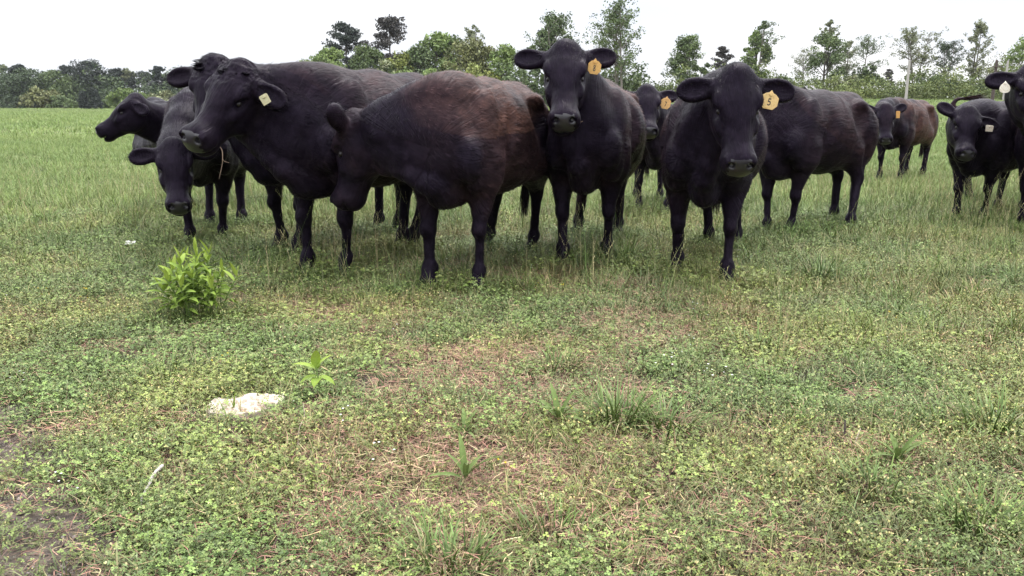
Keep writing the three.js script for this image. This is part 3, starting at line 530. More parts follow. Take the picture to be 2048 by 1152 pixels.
  for (let i = 0; i < idx.length; i += 3) {
    const a = idx[i], k = kind[a] && kind[a] === kind[idx[i + 1]] && kind[a] === kind[idx[i + 2]] ? kind[a] : 0;
    if (k === 2) { let best = 0, bd = 1e9; feet.forEach(([t], j) => { const d = Math.hypot(pos[a * 3] - t.x - 0.03, pos[a * 3 + 2] - t.z); if (d < bd) { bd = d; best = j; } }); hoofs[best].push(a, idx[i + 1], idx[i + 2]); }
    else sets[k].push(a, idx[i + 1], idx[i + 2]);
  }
  const sub = (ids, withColor) => {
    const map = new Map(), p = [], n = [], c = [], u = [], ix = [];
    for (const v of ids) { let t = map.get(v); if (t === undefined) { t = map.size; map.set(v, t); p.push(pos[v * 3], pos[v * 3 + 1], pos[v * 3 + 2]); n.push(nor[v * 3], nor[v * 3 + 1], nor[v * 3 + 2]); if (withColor) { c.push(col[v * 3], col[v * 3 + 1], col[v * 3 + 2]); u.push(uv[v * 2], uv[v * 2 + 1]); } } ix.push(t); }
    const g = new THREE.BufferGeometry(); g.setAttribute('position', new THREE.Float32BufferAttribute(p, 3)); if (withColor) { g.setAttribute('color', new THREE.Float32BufferAttribute(c, 3)); g.setAttribute('uv', new THREE.Float32BufferAttribute(u, 2)); } g.setIndex(ix); g.computeVertexNormals(); return g;
  };
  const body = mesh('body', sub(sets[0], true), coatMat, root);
  if (sets[1].length) mesh('nose', sub(sets[1]), noseMat, root);
  hoofs.forEach((h) => { if (h.length) mesh('hoof', sub(h), hoofMat, root); });
  for (const e of [-1, 1]) { const g = new THREE.SphereGeometry(0.0175 * hs, 16, 12); const c = H(0.174, -0.053, 0.0865 * e); g.translate(c.x, c.y, c.z); mesh('eye', g, eyeMat, root); }
  // coat: short lying hairs over the whole animal, longer on poll and ears
  {
    const ids = sets[0], n = ids.length / 3, cum = new Float32Array(n); let sum = 0; const a = V0(), b = V0(), c = V0(), e1 = V0(), e2 = V0();
    for (let i = 0; i < n; i++) { a.fromArray(pos, ids[i * 3] * 3); b.fromArray(pos, ids[i * 3 + 1] * 3); c.fromArray(pos, ids[i * 3 + 2] * 3); sum += e1.subVectors(b, a).cross(e2.subVectors(c, a)).length(); cum[i] = sum; }
    const short = new Soup(), long = new Soup(), N = o.hairs;
    for (let h = 0; h < N; h++) {
      const t = r() * sum; let lo = 0, hi = n - 1; while (lo < hi) { const m = lo + hi >> 1; cum[m] < t ? lo = m + 1 : hi = m; }
      let u = r(), v = r(); if (u + v > 1) { u = 1 - u; v = 1 - v; } const ia = ids[lo * 3], ib = ids[lo * 3 + 1], ic = ids[lo * 3 + 2];
      const p = V(0, 0, 0), nn = V(0, 0, 0); for (const [k, w] of [[ia, 1 - u - v], [ib, u], [ic, v]]) { p.x += pos[k * 3] * w; p.y += pos[k * 3 + 1] * w; p.z += pos[k * 3 + 2] * w; nn.x += nor[k * 3] * w; nn.y += nor[k * 3 + 1] * w; nn.z += nor[k * 3 + 2] * w; }
      q.copy(p).sub(poll); const hx = q.dot(X) / hs, hz = q.dot(Z) / hs, hyy = q.dot(Y) / hs; const onHead = hx > -0.08 && Math.hypot(q.x, q.y, q.z) < 0.62 * hs;
      let flow, len, w = 0.0022, lift = 0.16;
      if (onHead) {
        if (Math.abs(hz) > 0.125) { flow = Z.clone().multiplyScalar(Math.sign(hz)).addScaledVector(X, 0.25 * (r() - 0.3)); len = 0.030; lift = 0.4; }
        else if (hx < 0.10 && hyy > -0.10) { flow = Y.clone().multiplyScalar(0.7).addScaledVector(X, lerp(0.9, -0.3, r())).addScaledVector(Z, Math.sign(hz) * 0.5 + (r() - 0.5)); len = 0.024; lift = 0.12; w = 0.003; }
        else if (hx > 0.44) { flow = X.clone().addScaledVector(Z, (r() - 0.5)); len = 0.006; }
        else { flow = X.clone().multiplyScalar(hx < 0.2 ? -0.4 : 0.8).addScaledVector(Z, hz * 8).addScaledVector(Y, -0.4); len = 0.012; }
      } else { flow = V(-0.75, -0.65, 0).addScaledVector(X, -0.2); len = 0.026 + 0.018 * r(); w = 0.0034; if (p.y < 0.5) { flow = V(-0.2, -1, 0); len = 0.018; } }
      flow.addScaledVector(nn, -flow.dot(nn)).normalize(); flow.x += (r() - 0.5) * 0.4; flow.y += (r() - 0.5) * 0.4; flow.z += (r() - 0.5) * 0.4; if (!onHead && r() < 0.3) continue;
      const side = flow.clone().cross(nn).normalize().multiplyScalar(w * 0.5 / s * (o.cell / 0.010)), tip = p.clone().addScaledVector(flow, len * (0.6 + r() * 0.8)).addScaledVector(nn, len * lift * (0.5 + r()));
      p.addScaledVector(nn, -0.002);
      const k = 0.7 + r() * r() * 2.6, cc = [col[ia * 3] * k, col[ia * 3 + 1] * k, col[ia * 3 + 2] * k];
      (onHead && hx < 0.10 && hyy > -0.10 && Math.abs(hz) < 0.125 ? long : short).tri(p.clone().add(side), p.clone().sub(side), tip, cc);
    }
    const hg = mesh('coat_hair', short.geo(), hairMat, root); hg.userData.kind = 'stuff';
    // forelock: hair lying from the poll down over the forehead; matted peaks where the animal is muddy
    const peaks = [...Array(o.tuft ? 16 : 40)].map(() => [(r() - 0.6) * 0.13, (r() - 0.5) * 0.14, 0.6 + r()]);
    for (let h = 0; h < (o.forelock ?? (o.tuft ? 1000 : 520)); h++) {
      const [cx, cz, big] = peaks[Math.floor(r() * peaks.length)], x = cx + (r() - 0.5) * 0.05, z = cz + (r() - 0.5) * 0.045, dome = (a, b) => 0.022 - b * b * 3.2 - Math.max(0, -a) * 0.35 - Math.max(0, a - 0.12) * 0.2;
      const L = o.tuft ? 0.030 * big * o.tuft : 0.02 + 0.012 * r(), out = o.tuft ? 0.75 : 0.22, p = H(x + 0.02, dome(x, z) - 0.006, z), tip = H(lerp(x, cx, o.tuft ? 0.8 : 0.2) + 0.02 + L * (o.tuft ? 0.5 : 1), dome(cx, cz) + L * out, lerp(z, cz, o.tuft ? 0.8 : 0.1) + z * L * 9), d = tip.clone().sub(p), w = Z.clone().addScaledVector(X, r() - 0.5).normalize().multiplyScalar(0.0022), k = 0.5 + r() * 1.2;
      const mid = p.clone().addScaledVector(d, 0.55).addScaledVector(Y, L * 0.12), cc = [BLACK[0] * k, BLACK[1] * k, BLACK[2] * k];
      long.tri(p.clone().add(w), p.clone().sub(w), mid.clone().sub(w), cc); long.tri(p.clone().add(w), mid.clone().sub(w), mid.clone().add(w), cc); long.tri(mid.clone().add(w), mid.clone().sub(w), tip, cc);
    }
    mesh('forelock', long.geo(), hairMat, root);
    const sw = new Soup(), end = tp[tp.length - 1], dir = tc.getTangent(1);
    for (let h = 0; h < 260; h++) { const st = tc.getPoint(0.72 + 0.28 * r()).add(V((r() - 0.5) * 0.02, (r() - 0.5) * 0.02, (r() - 0.5) * 0.02)), g = o.tailUp ? V(0, -0.12, 0) : V(0, -0.4, 0), d = dir.clone().add(g).add(V((r() - 0.5) * 0.35, (r() - 0.5) * 0.3, (r() - 0.5) * 0.35)).normalize(), L = 0.16 + 0.16 * r(), w = V(r() - 0.5, r() - 0.5, r() - 0.5).cross(d).normalize().multiplyScalar(0.003), k = 0.8 + r(), c = mix3(BLACK, BROWN, o.tailUp ? 0.9 * r() : 0.3 * r()).map((e) => e * k), m = st.clone().addScaledVector(d, L * 0.5).add(V((r() - 0.5) * 0.03, 0, (r() - 0.5) * 0.03)), e = st.clone().addScaledVector(d, L); sw.tri(st.clone().add(w), st.clone().sub(w), m.clone().sub(w), c); sw.tri(st.clone().add(w), m.clone().sub(w), m.clone().add(w), c); sw.tri(m.clone().add(w), m.clone().sub(w), e, c); }
    mesh('tail_switch', sw.geo(), hairMat, root);
  }
  // ear tag on a button, hanging from the ear
  if (o.tag) {
    const e = ears[o.tag.side], g = new THREE.ExtrudeGeometry(tagShape(o.tag.kind), { depth: 0.03, bevelEnabled: true, bevelSize: 0.015, bevelThickness: 0.012, bevelSegments: 2 });
    g.translate(-0.5, -1.0, 0); const w = o.tag.w / s, hgt = (o.tag.h ?? o.tag.w) / s;
    const face = locDir(V(o.tag.turn ?? 0, 0.05, 1).normalize()), down = locDir(V(o.tag.lean ?? 0, -1, 0)), up = down.clone().negate().addScaledVector(face, down.dot(face)).normalize(), right = up.clone().cross(face).normalize();
    const c = e.c.clone().addScaledVector(e.dir, o.tag.out * hs).addScaledVector(e.face, 0.03 * hs).addScaledVector(up, (o.tag.drop ?? -0.03) / s).addScaledVector(face, 0.035);
    const m = new THREE.Matrix4().makeBasis(right.clone().multiplyScalar(w), up.clone().multiplyScalar(hgt), face.clone().multiplyScalar(0.09)).setPosition(c);
    g.applyMatrix4(m); const tm = mesh('ear_tag', g, tagMaterial(o.tag.color, o.tag.text), root);
    const b = new THREE.CylinderGeometry(0.009, 0.011, 0.010, 12); b.rotateX(Math.PI / 2); b.applyMatrix4(new THREE.Matrix4().makeBasis(right, up, face).setPosition(c.clone().addScaledVector(face, 0.006).addScaledVector(up, -0.012)));
    mesh('tag_button', b, tagMaterial(o.tag.color), tm);
  }
  o.out = { root, H: (x, y, z) => H(x, y, z).multiplyScalar(s).applyAxisAngle(V(0, 1, 0), phi).add(P) };
  return tag(root, o.label, 'cow', 'black cattle standing in the field');
}
const HAIRS = QUICK ? 1500 : 46000;
const COWS = {
  A: { brown: 0.15, seed: 1, label: 'leftmost black calf, looking left in profile beyond the others', s: 0.95, front: [372, 420], heading: 62, cell: 0.013, hairs: 11000, head: { poll: [268, 196, 8.3], yaw: 74, pitch: 36, size: 0.88, ear_l: { lift: 20, fwd: -45 }, ear_r: { lift: 10, fwd: -40 } } },
  B: { seed: 2, label: 'black cow with its head lowered towards the camera behind the leafy weed', s: 1.03, front: [414, 492], heading: -10, cell: 0.011, hairs: HAIRS, feet: { fr: [382, 492], fl: [447, 486] }, brown: 0.15, head: { poll: [346, 290, 6.5], yaw: -22, pitch: 54, roll: 2, size: 0.90, ear_r: { lift: -4 }, ear_l: { lift: 4 } } },
  C: { seed: 3, label: 'black cow whose face is half hidden behind the big left cow head', s: 1.12, front: [578, 512], heading: 28, cell: 0.011, hairs: HAIRS, feet: { fr: [562, 505], fl: [596, 518], hr: [755, 466], hl: [795, 470] }, brown: 0.4, head: { poll: [426, 128, 6.7], yaw: 4, pitch: 54, size: 1.0, ear_r: { lift: -6 }, ear_l: { lift: 0 } }, tuft: 1.3 },
  D: { seed: 4, label: 'big dark cow at left with turned head and pale diamond ear tag', s: 1.12, front: [652, 556], heading: 26, cell: 0.011, hairs: HAIRS, feet: { fr: [615, 552], fl: [690, 556], hl: [815, 502] }, brown: 0.35, head: { poll: [478, 140, 5.75], yaw: 33, pitch: 43, roll: -20, size: 0.95, ear_r: { lift: -10, fwd: -65 }, ear_l: { lift: -4, fwd: -12 } }, tuft: 1.1, tag: { side: 'l', kind: 'square', color: '#b0ac8a', w: 0.058, h: 0.064, out: -0.045, lean: 0.55, drop: -0.045 } },
  E: { seed: 5, label: 'brownish black cow in the centre with head turned away and hung down', s: 1.07, front: [907, 578], heading: 20, cell: 0.011, hairs: HAIRS, wide: 0.98, feet: { fr: [858, 576], fl: [957, 582], hl: [1095, 488], hr: [922, 486] }, brown: 1.0, head: { poll: [702, 241, 5.8], yaw: 122, pitch: 72, size: 0.96, ear_l: { lift: 42, fwd: 8 }, ear_r: { lift: 45 } } },
  F: { seed: 6, label: 'black cow with high raised head and yellow tag, right of the brownish centre cow', s: 1.08, front: [1168, 530], heading: 13, wide: 1.1, cell: 0.011, hairs: HAIRS, feet: { fr: [1125, 532], fl: [1212, 524], hr: [1155, 470], hl: [1235, 474] }, brown: 0.75, head: { poll: [1131, 98, 6.2], yaw: 4, pitch: 50, ear_r: { lift: 10 }, ear_l: { lift: 14 } }, tag: { side: 'l', color: '#bd9350', text: '8', w: 0.088, h: 0.095, out: -0.028, lean: -0.12 } },
  G: { seed: 7, label: 'distant black cow with yellow tag seen between the two facing cows', s: 0.98, front: [1306, 428], heading: 6, cell: 0.014, hairs: 11000, brown: 0.35, head: { poll: [1294, 180, 9.2], yaw: 2, pitch: 46, ear_l: { lift: 8 } }, tag: { side: 'l', color: '#c69a60', text: '7', w: 0.10, h: 0.115, out: -0.01, lean: -0.2 } },
  H: { seed: 8, label: 'black cow facing the camera in front of the side-on cow, yellow tag numbered 5', s: 1.03, front: [1402, 562], heading: 17, wide: 1.12, cell: 0.011, hairs: HAIRS, feet: { fr: [1353, 550], fl: [1452, 570], hr: [1415, 496], hl: [1472, 494] }, brown: 0.35, head: { poll: [1476, 150, 5.3], yaw: 4, pitch: 61, size: 1.02, ear_r: { lift: -6 }, ear_l: { lift: -8 } }, tag: { side: 'l', color: '#c9ab72', text: '5', w: 0.102, h: 0.098, out: -0.03, lean: -0.2 } },
  I: { seed: 9, label: 'black cow standing side on behind the tag 5 cow, head hidden', s: 1.03, front: [1556, 472], heading: 48, cell: 0.0115, hairs: 22000, feet: { fr: [1530, 472], fl: [1578, 474], hr: [1663, 446], hl: [1690, 466] }, brown: 0.3, head: { poll: [1524, 176, 8.2], yaw: 120, pitch: 42 } },
  J: { seed: 10, label: 'farthest brownish black cow, standing right of the side-on cow', s: 0.98, front: [1778, 362], heading: 44, cell: 0.016, hairs: 9000, brown: 1.15, head: { poll: [1772, 214, 13.0], yaw: 12, pitch: 58, ear_l: { lift: 30 }, ear_r: { lift: 20 } }, tag: { side: 'l', kind: 'square', color: '#c08e4c', w: 0.06, h: 0.10, out: -0.05 } },
  M: { seed: 11, label: 'cow mostly hidden at right with only its flicked tail in view', s: 0.97, front: [2110, 408], heading: -84, cell: 0.016, hairs: 2500, brown: 0.3, tailUp: true, tail: [[-0.90, 1.16, 0], [-0.93, 1.27, 0.0], [-0.88, 1.33, 0.0], [-0.80, 1.345, 0.02]], head: { poll: [2120, 205, 10.4], yaw: -90, pitch: 40 } },
  K: { seed: 12, label: 'black calf at right with lowered head and small white square tag', s: 0.95, front: [1938, 448], heading: 50, cell: 0.0115, hairs: 22000, feet: { fr: [1910, 446], fl: [1964, 446] }, brown: 0.1, head: { poll: [1938, 222, 8.55], yaw: 20, pitch: 50, roll: -14, size: 0.95, ear_r: { lift: 40 }, ear_l: { lift: -14 } }, tag: { side: 'l', kind: 'square', color: '#d9cfc0', w: 0.075, h: 0.06, out: 0.0, lean: -0.1 } },
  L: { brown: 0.2, seed: 13, label: 'black cow cut by the right frame edge with white pear shaped tag', s: 1.1, front: [2085, 462], heading: 30, cell: 0.0115, hairs: 22000, head: { poll: [2070, 138, 7.6], yaw: 10, pitch: 50, ear_r: { lift: -4 } }, tag: { side: 'r', kind: 'round', color: '#ddd6c8', w: 0.09, h: 0.095, out: 0.0 } },
};
for (const [k, o] of Object.entries(COWS)) if (!ONLY || ONLY.includes(k)) makeCow(o);
/* ------------------------------------------------------------------ meadow: ground cover, grass, dead thatch */
const grassMat = new THREE.MeshPhysicalMaterial({ name: 'grass and clover leaves', vertexColors: true, roughness: 0.55, specularIntensity: 0.6, side: THREE.DoubleSide });
const strawMat = new THREE.MeshStandardMaterial({ name: 'dead grass', vertexColors: true, roughness: 0.85, side: THREE.DoubleSide });
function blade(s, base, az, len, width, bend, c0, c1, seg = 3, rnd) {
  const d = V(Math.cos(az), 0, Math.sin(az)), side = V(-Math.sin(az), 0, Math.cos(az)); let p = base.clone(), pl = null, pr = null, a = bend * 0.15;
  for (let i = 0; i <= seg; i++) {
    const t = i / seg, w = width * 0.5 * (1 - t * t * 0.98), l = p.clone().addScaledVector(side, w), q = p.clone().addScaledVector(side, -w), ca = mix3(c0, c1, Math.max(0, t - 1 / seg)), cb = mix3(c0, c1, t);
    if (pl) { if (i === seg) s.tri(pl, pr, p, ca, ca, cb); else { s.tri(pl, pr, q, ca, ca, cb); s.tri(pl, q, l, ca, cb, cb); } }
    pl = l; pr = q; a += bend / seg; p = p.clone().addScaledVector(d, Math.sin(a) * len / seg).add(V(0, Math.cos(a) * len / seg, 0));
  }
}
function leaflet(s, c, u, n, L, W, col) { const w = u.clone().cross(n).normalize(), tip = c.clone().addScaledVector(u, L), m = c.clone().addScaledVector(u, L * 0.58), a = m.clone().addScaledVector(w, W * 0.5).addScaledVector(n, W * 0.12), b = m.clone().addScaledVector(w, -W * 0.5).addScaledVector(n, W * 0.12); s.tri(c, a, tip, col); s.tri(c, tip, b, col); }
const BUILD = {
  clover(r, i) {
    const s = new Soup(), n = 20;
    for (let k = 0; k < n; k++) {
      const a = r() * 6.283, q = Math.sqrt(r()) * 0.085, h = 0.014 + r() * 0.045, base = V(Math.cos(a) * q * 0.6, 0, Math.sin(a) * q * 0.6), top = V(Math.cos(a) * q, h, Math.sin(a) * q), sc = vary(C.green, r, 0.2), w = V(-Math.sin(a), 0, Math.cos(a)).multiplyScalar(0.0009);
      s.tri(base.clone().add(w), base.clone().sub(w), top, mix3(sc, C.brown, 0.5));
      for (let m = 0; m < 4; m++) {
        const c = base.clone().lerp(top, 1 - m * 0.22).add(V((r() - 0.5) * 0.026, 0, (r() - 0.5) * 0.026)), tilt = V((r() - 0.5) * 1.1, 1, (r() - 0.5) * 1.1).normalize(), b = r() * 6.283, sz = 0.0048 + r() * 0.0042, lc = vary(mix3(m ? C.green : C.fresh, r() < 0.05 ? C.cream : C.grey, r() * 0.45), r, 0.22);
        for (let e = 0; e < 3; e++) { const u = V(Math.cos(b + e * 2.09), 0, Math.sin(b + e * 2.09)); u.addScaledVector(tilt, -u.dot(tilt)).normalize(); leaflet(s, c, u, tilt, sz, sz * 0.85, vary(lc, r, 0.1)); }
      }
    }
    return s.geo();
  },
  weed(r) {   // chickweed and sandwort: many tiny pale leaves and cream buds on reddish stems
    const s = new Soup();
    for (let k = 0; k < 16; k++) {
      const a = r() * 6.283, q = Math.sqrt(r()) * 0.07, h = 0.02 + r() * 0.06, base = V(Math.cos(a) * q * 0.7, 0, Math.sin(a) * q * 0.7), top = V(Math.cos(a) * q * 1.3, h, Math.sin(a) * q * 1.3), w = V(-Math.sin(a), 0, Math.cos(a)).multiplyScalar(0.0009);
      s.tri(base.clone().add(w), base.clone().sub(w), top, mix3(C.pink, C.green, r()));
      for (let m = 0; m < 7; m++) { const c = base.clone().lerp(top, 0.25 + m * 0.11), b = r() * 6.283, u = V(Math.cos(b), 0.3 + r() * 0.5, Math.sin(b)).normalize(), n = V(r() - 0.5, 1, r() - 0.5).normalize(); n.addScaledVector(u, -n.dot(u)).normalize(); leaflet(s, c, u, n, 0.009 + r() * 0.006, 0.004, vary(mix3(C.green, C.grey, r() * 0.8), r, 0.25)); }
      if (r() < 0.6) for (let m = 0; m < 2; m++) leaflet(s, top, V(r() - 0.5, 0.6, r() - 0.5).normalize(), V(0, 1, 0.3).normalize(), 0.006, 0.005, vary(mix3(C.cream, C.fresh, r() * 0.7), r, 0.15));
    }
    return s.geo();
  },
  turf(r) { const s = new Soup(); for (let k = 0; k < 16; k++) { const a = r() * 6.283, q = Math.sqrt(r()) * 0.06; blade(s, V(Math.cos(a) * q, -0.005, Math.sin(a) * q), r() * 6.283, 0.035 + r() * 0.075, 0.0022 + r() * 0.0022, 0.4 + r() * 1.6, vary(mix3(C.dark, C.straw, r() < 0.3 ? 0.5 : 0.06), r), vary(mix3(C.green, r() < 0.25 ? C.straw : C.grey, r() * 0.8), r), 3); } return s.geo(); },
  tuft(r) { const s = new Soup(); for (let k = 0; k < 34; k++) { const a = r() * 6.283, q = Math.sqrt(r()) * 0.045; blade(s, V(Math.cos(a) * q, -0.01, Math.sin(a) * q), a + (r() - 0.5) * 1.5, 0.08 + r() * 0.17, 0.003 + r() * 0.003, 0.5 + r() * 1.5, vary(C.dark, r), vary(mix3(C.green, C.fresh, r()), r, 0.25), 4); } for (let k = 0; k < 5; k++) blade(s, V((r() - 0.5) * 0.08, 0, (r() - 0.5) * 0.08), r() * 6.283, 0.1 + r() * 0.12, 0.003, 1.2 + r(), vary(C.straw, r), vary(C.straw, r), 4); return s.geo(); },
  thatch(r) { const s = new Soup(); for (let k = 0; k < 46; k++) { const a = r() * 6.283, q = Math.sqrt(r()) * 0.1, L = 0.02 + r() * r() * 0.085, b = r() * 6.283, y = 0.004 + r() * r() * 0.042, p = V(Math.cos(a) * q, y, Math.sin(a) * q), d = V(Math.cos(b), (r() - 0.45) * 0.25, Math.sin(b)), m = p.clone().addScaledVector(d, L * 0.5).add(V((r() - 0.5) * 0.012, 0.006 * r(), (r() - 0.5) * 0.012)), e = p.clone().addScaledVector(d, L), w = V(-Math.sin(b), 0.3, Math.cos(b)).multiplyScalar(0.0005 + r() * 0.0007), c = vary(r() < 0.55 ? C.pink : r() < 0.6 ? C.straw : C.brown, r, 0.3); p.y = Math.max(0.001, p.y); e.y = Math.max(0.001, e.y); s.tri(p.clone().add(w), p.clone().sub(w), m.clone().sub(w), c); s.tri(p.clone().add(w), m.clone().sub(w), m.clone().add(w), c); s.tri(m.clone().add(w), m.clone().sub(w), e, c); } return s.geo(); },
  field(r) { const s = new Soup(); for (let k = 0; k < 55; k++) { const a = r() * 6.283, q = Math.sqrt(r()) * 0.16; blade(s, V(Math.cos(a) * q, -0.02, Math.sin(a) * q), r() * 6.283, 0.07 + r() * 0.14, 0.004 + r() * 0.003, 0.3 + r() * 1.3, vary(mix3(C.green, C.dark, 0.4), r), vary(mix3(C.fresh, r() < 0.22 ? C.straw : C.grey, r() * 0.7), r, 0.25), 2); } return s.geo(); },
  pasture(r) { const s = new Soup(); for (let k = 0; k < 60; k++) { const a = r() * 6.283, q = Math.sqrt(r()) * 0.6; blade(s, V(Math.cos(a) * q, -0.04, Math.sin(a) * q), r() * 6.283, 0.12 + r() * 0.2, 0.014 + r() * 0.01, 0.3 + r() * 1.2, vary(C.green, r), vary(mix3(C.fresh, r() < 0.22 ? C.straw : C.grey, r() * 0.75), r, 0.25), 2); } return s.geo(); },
  stalk(r) {
    const s = new Soup();
    for (let k = 0; k < 5; k++) {
      const az = r() * 6.283, lean = 0.1 + r() * 0.5, L = 0.26 + r() * 0.34, b = V((r() - 0.5) * 0.12, -0.01, (r() - 0.5) * 0.12), d = V(Math.cos(az), 0, Math.sin(az)), c = vary(r() < 0.45 ? mix3(C.dark, C.green, r()) : mix3(C.straw, C.green, r() * 0.6), r, 0.2);
      blade(s, b, az, L, 0.0028, lean, c, c, 5);
      let p = b.clone(), a = lean * 0.15; for (let i = 0; i < 5; i++) { a += lean / 5; p.addScaledVector(d, Math.sin(a) * L / 5).add(V(0, Math.cos(a) * L / 5, 0)); }
      const hc = mix3(c, C.straw, 0.35); for (let m = 0; m < 9; m++) { const q = p.clone().add(V(d.x * -0.006 * m, -0.011 * m + 0.02, d.z * -0.006 * m)), u = V(r() - 0.5, 0.9, r() - 0.5).normalize(); leaflet(s, q, u, V(r() - 0.5, 0.2, r() - 0.5).cross(u).normalize(), 0.016, 0.004, vary(hc, r)); }
      blade(s, b, az + 2 + r() * 2, L * 0.45, 0.004, 1 + r(), C.dark, mix3(C.green, C.grey, r()), 4);
    }
    return s.geo();
  },
  crumb(r) { const s = new Soup(); for (let k = 0; k < 14; k++) { const c = V((r() - 0.5) * 0.12, 0.002, (r() - 0.5) * 0.12), q = 0.002 + r() * r() * 0.006, col = vary(mix3([0.10, 0.078, 0.060], [0.18, 0.15, 0.125], r()), r, 0.3), n = 6, ring = [...Array(n)].map((_, i) => { const a = i / n * 6.283, e = q * (0.7 + r() * 0.6); return V(c.x + Math.cos(a) * e, c.y + r() * q * 0.3, c.z + Math.sin(a) * e); }), t = [...Array(n)].map((_, i) => ring[i].clone().lerp(c, 0.45 + r() * 0.2).setY(c.y + q * (0.6 + r() * 0.5))), top = c.clone().setY(c.y + q * 1.05); for (let i = 0; i < n; i++) { const j = (i + 1) % n; s.tri(ring[i], t[i], t[j], col); s.tri(ring[i], t[j], ring[j], col); s.tri(t[i], top, t[j], col); } } return s.geo(); },
  yellow(r) { const s = new Soup(); for (let k = 0; k < 3; k++) { const p = V((r() - 0.5) * 0.1, 0.035 + r() * 0.03, (r() - 0.5) * 0.1), c = vary([0.62, 0.50, 0.06], r, 0.15); for (let m = 0; m < 9; m++) { const u = V(r() - 0.5, r() * 0.8, r() - 0.5).normalize(); leaflet(s, p, u, V(u.z, 0.4, -u.x).cross(u).normalize(), 0.0055, 0.004, c); } s.tri(p, p.clone().add(V(0.001, 0, 0)), V(p.x, 0, p.z), C.green); } return s.geo(); },
  white(r) { const s = new Soup(); for (let k = 0; k < 4; k++) { const p = V((r() - 0.5) * 0.12, 0.04 + r() * 0.05, (r() - 0.5) * 0.12), c = vary([0.72, 0.72, 0.68], r, 0.08); for (let m = 0; m < 5; m++) { const b = m * 1.257, u = V(Math.cos(b), 0.25, Math.sin(b)).normalize(); leaflet(s, p, u, V(0, 1, 0), 0.0045, 0.0035, c); } s.tri(p, p.clone().add(V(0.001, 0, 0)), V(p.x, 0, p.z), C.green); } return s.geo(); },
};
const rockAt = ground(490, 822), seedAt = ground(640, 808);
const clearOf = (x, z) => Math.hypot((x - rockAt.x) / 0.15, (z - rockAt.z - 0.02) / 0.135) > 1 && Math.hypot(x - seedAt.x, (z - seedAt.z - 0.05) * 0.7) > 0.07;
function scatter(parent, type, name, variants, d0, d1, density, scale, tint, seed) {
  const r = mulberry(seed), A = 0.70 * (d1 * d1 - d0 * d0), dm = density.max, N = Math.round(A * dm * (QUICK ? 0.3 : 1)), lists = Array.from({ length: variants }, () => []);
  for (let i = 0; i < N; i++) {
    const d = Math.sqrt(lerp(d0 * d0, d1 * d1, r())), x = (r() * 2 - 1) * 0.70 * d, z = -d, p = density.at(x, z, d, x / d), rr = r(), q = r(), ang = r() * 6.283, tx = (r() - 0.5) * 0.3, tz = (r() - 0.5) * 0.3, v = Math.floor(r() * variants), tr = r();
    if (rr > p || !clearOf(x, z)) continue;
    const k = scale(q, x, z, d); if (k < 0.15) continue;
    lists[v].push([x, z, k, ang, tx, tz, tint(x, z, d, tr)]);
  }
  const m = new THREE.Matrix4(), e = new THREE.Euler(), col = new THREE.Color(); let total = 0;
  lists.forEach((l, v) => {
    if (!l.length) return; total += l.length;
    const im = new THREE.InstancedMesh(BUILD[type](mulberry(seed * 31 + v), v), type === 'thatch' || type === 'crumb' ? strawMat : grassMat, l.length); im.name = name; im.castShadow = im.receiveShadow = true; im.userData.kind = 'stuff';
    l.forEach(([x, z, k, a, tx, tz, c], i) => { m.makeRotationFromEuler(e.set(tx, a, tz)).scale(V(k, k, k)).setPosition(x, terrain(x, z), z); im.setMatrixAt(i, m); im.setColorAt(i, col.setRGB(...c)); });
    parent.add(im);
  });
  return total;
}
const stuffGroup = (name, label, category) => { const g = new THREE.Group(); g.name = numbered(name); scene.add(g); return tag(g, label, category, null, 'stuff'); };
const patch = (x, z, f, s) => fbm(x * f + s, 2.7, z * f + s * 1.7, 3);
const soilClear = (x, z) => 1 - 0.85 * soilAt(x, z);
const greenTint = (x, z, d, t) => { const n = patch(x, z, 0.8, 5), k = lerp(0.75, 1.3, t) * lerp(0.85, 1.15, n), y = smooth(0.4, 0.7, patch(x, z, 1.4, 30)); return [k * lerp(0.92, 1.28, y), k * lerp(0.95, 1.08, y), k * lerp(0.95, 1.05, y)]; };
const fieldTint = (x, z, d, t) => { const n = smooth(0.35, 0.65, patch(x, z, 0.25, 5)), k = lerp(0.9, 1.35, t); return [k * lerp(1.0, 1.25, n), k * lerp(1.05, 1.2, n), k * lerp(1.0, 1.25, n)]; };
const tallZone = (x, z, d) => clamp(smooth(4.6, 6.2, d) + smooth(0.28, 0.45, x / d) * smooth(3.4, 4.6, d), 0, 1);
const tot = {};
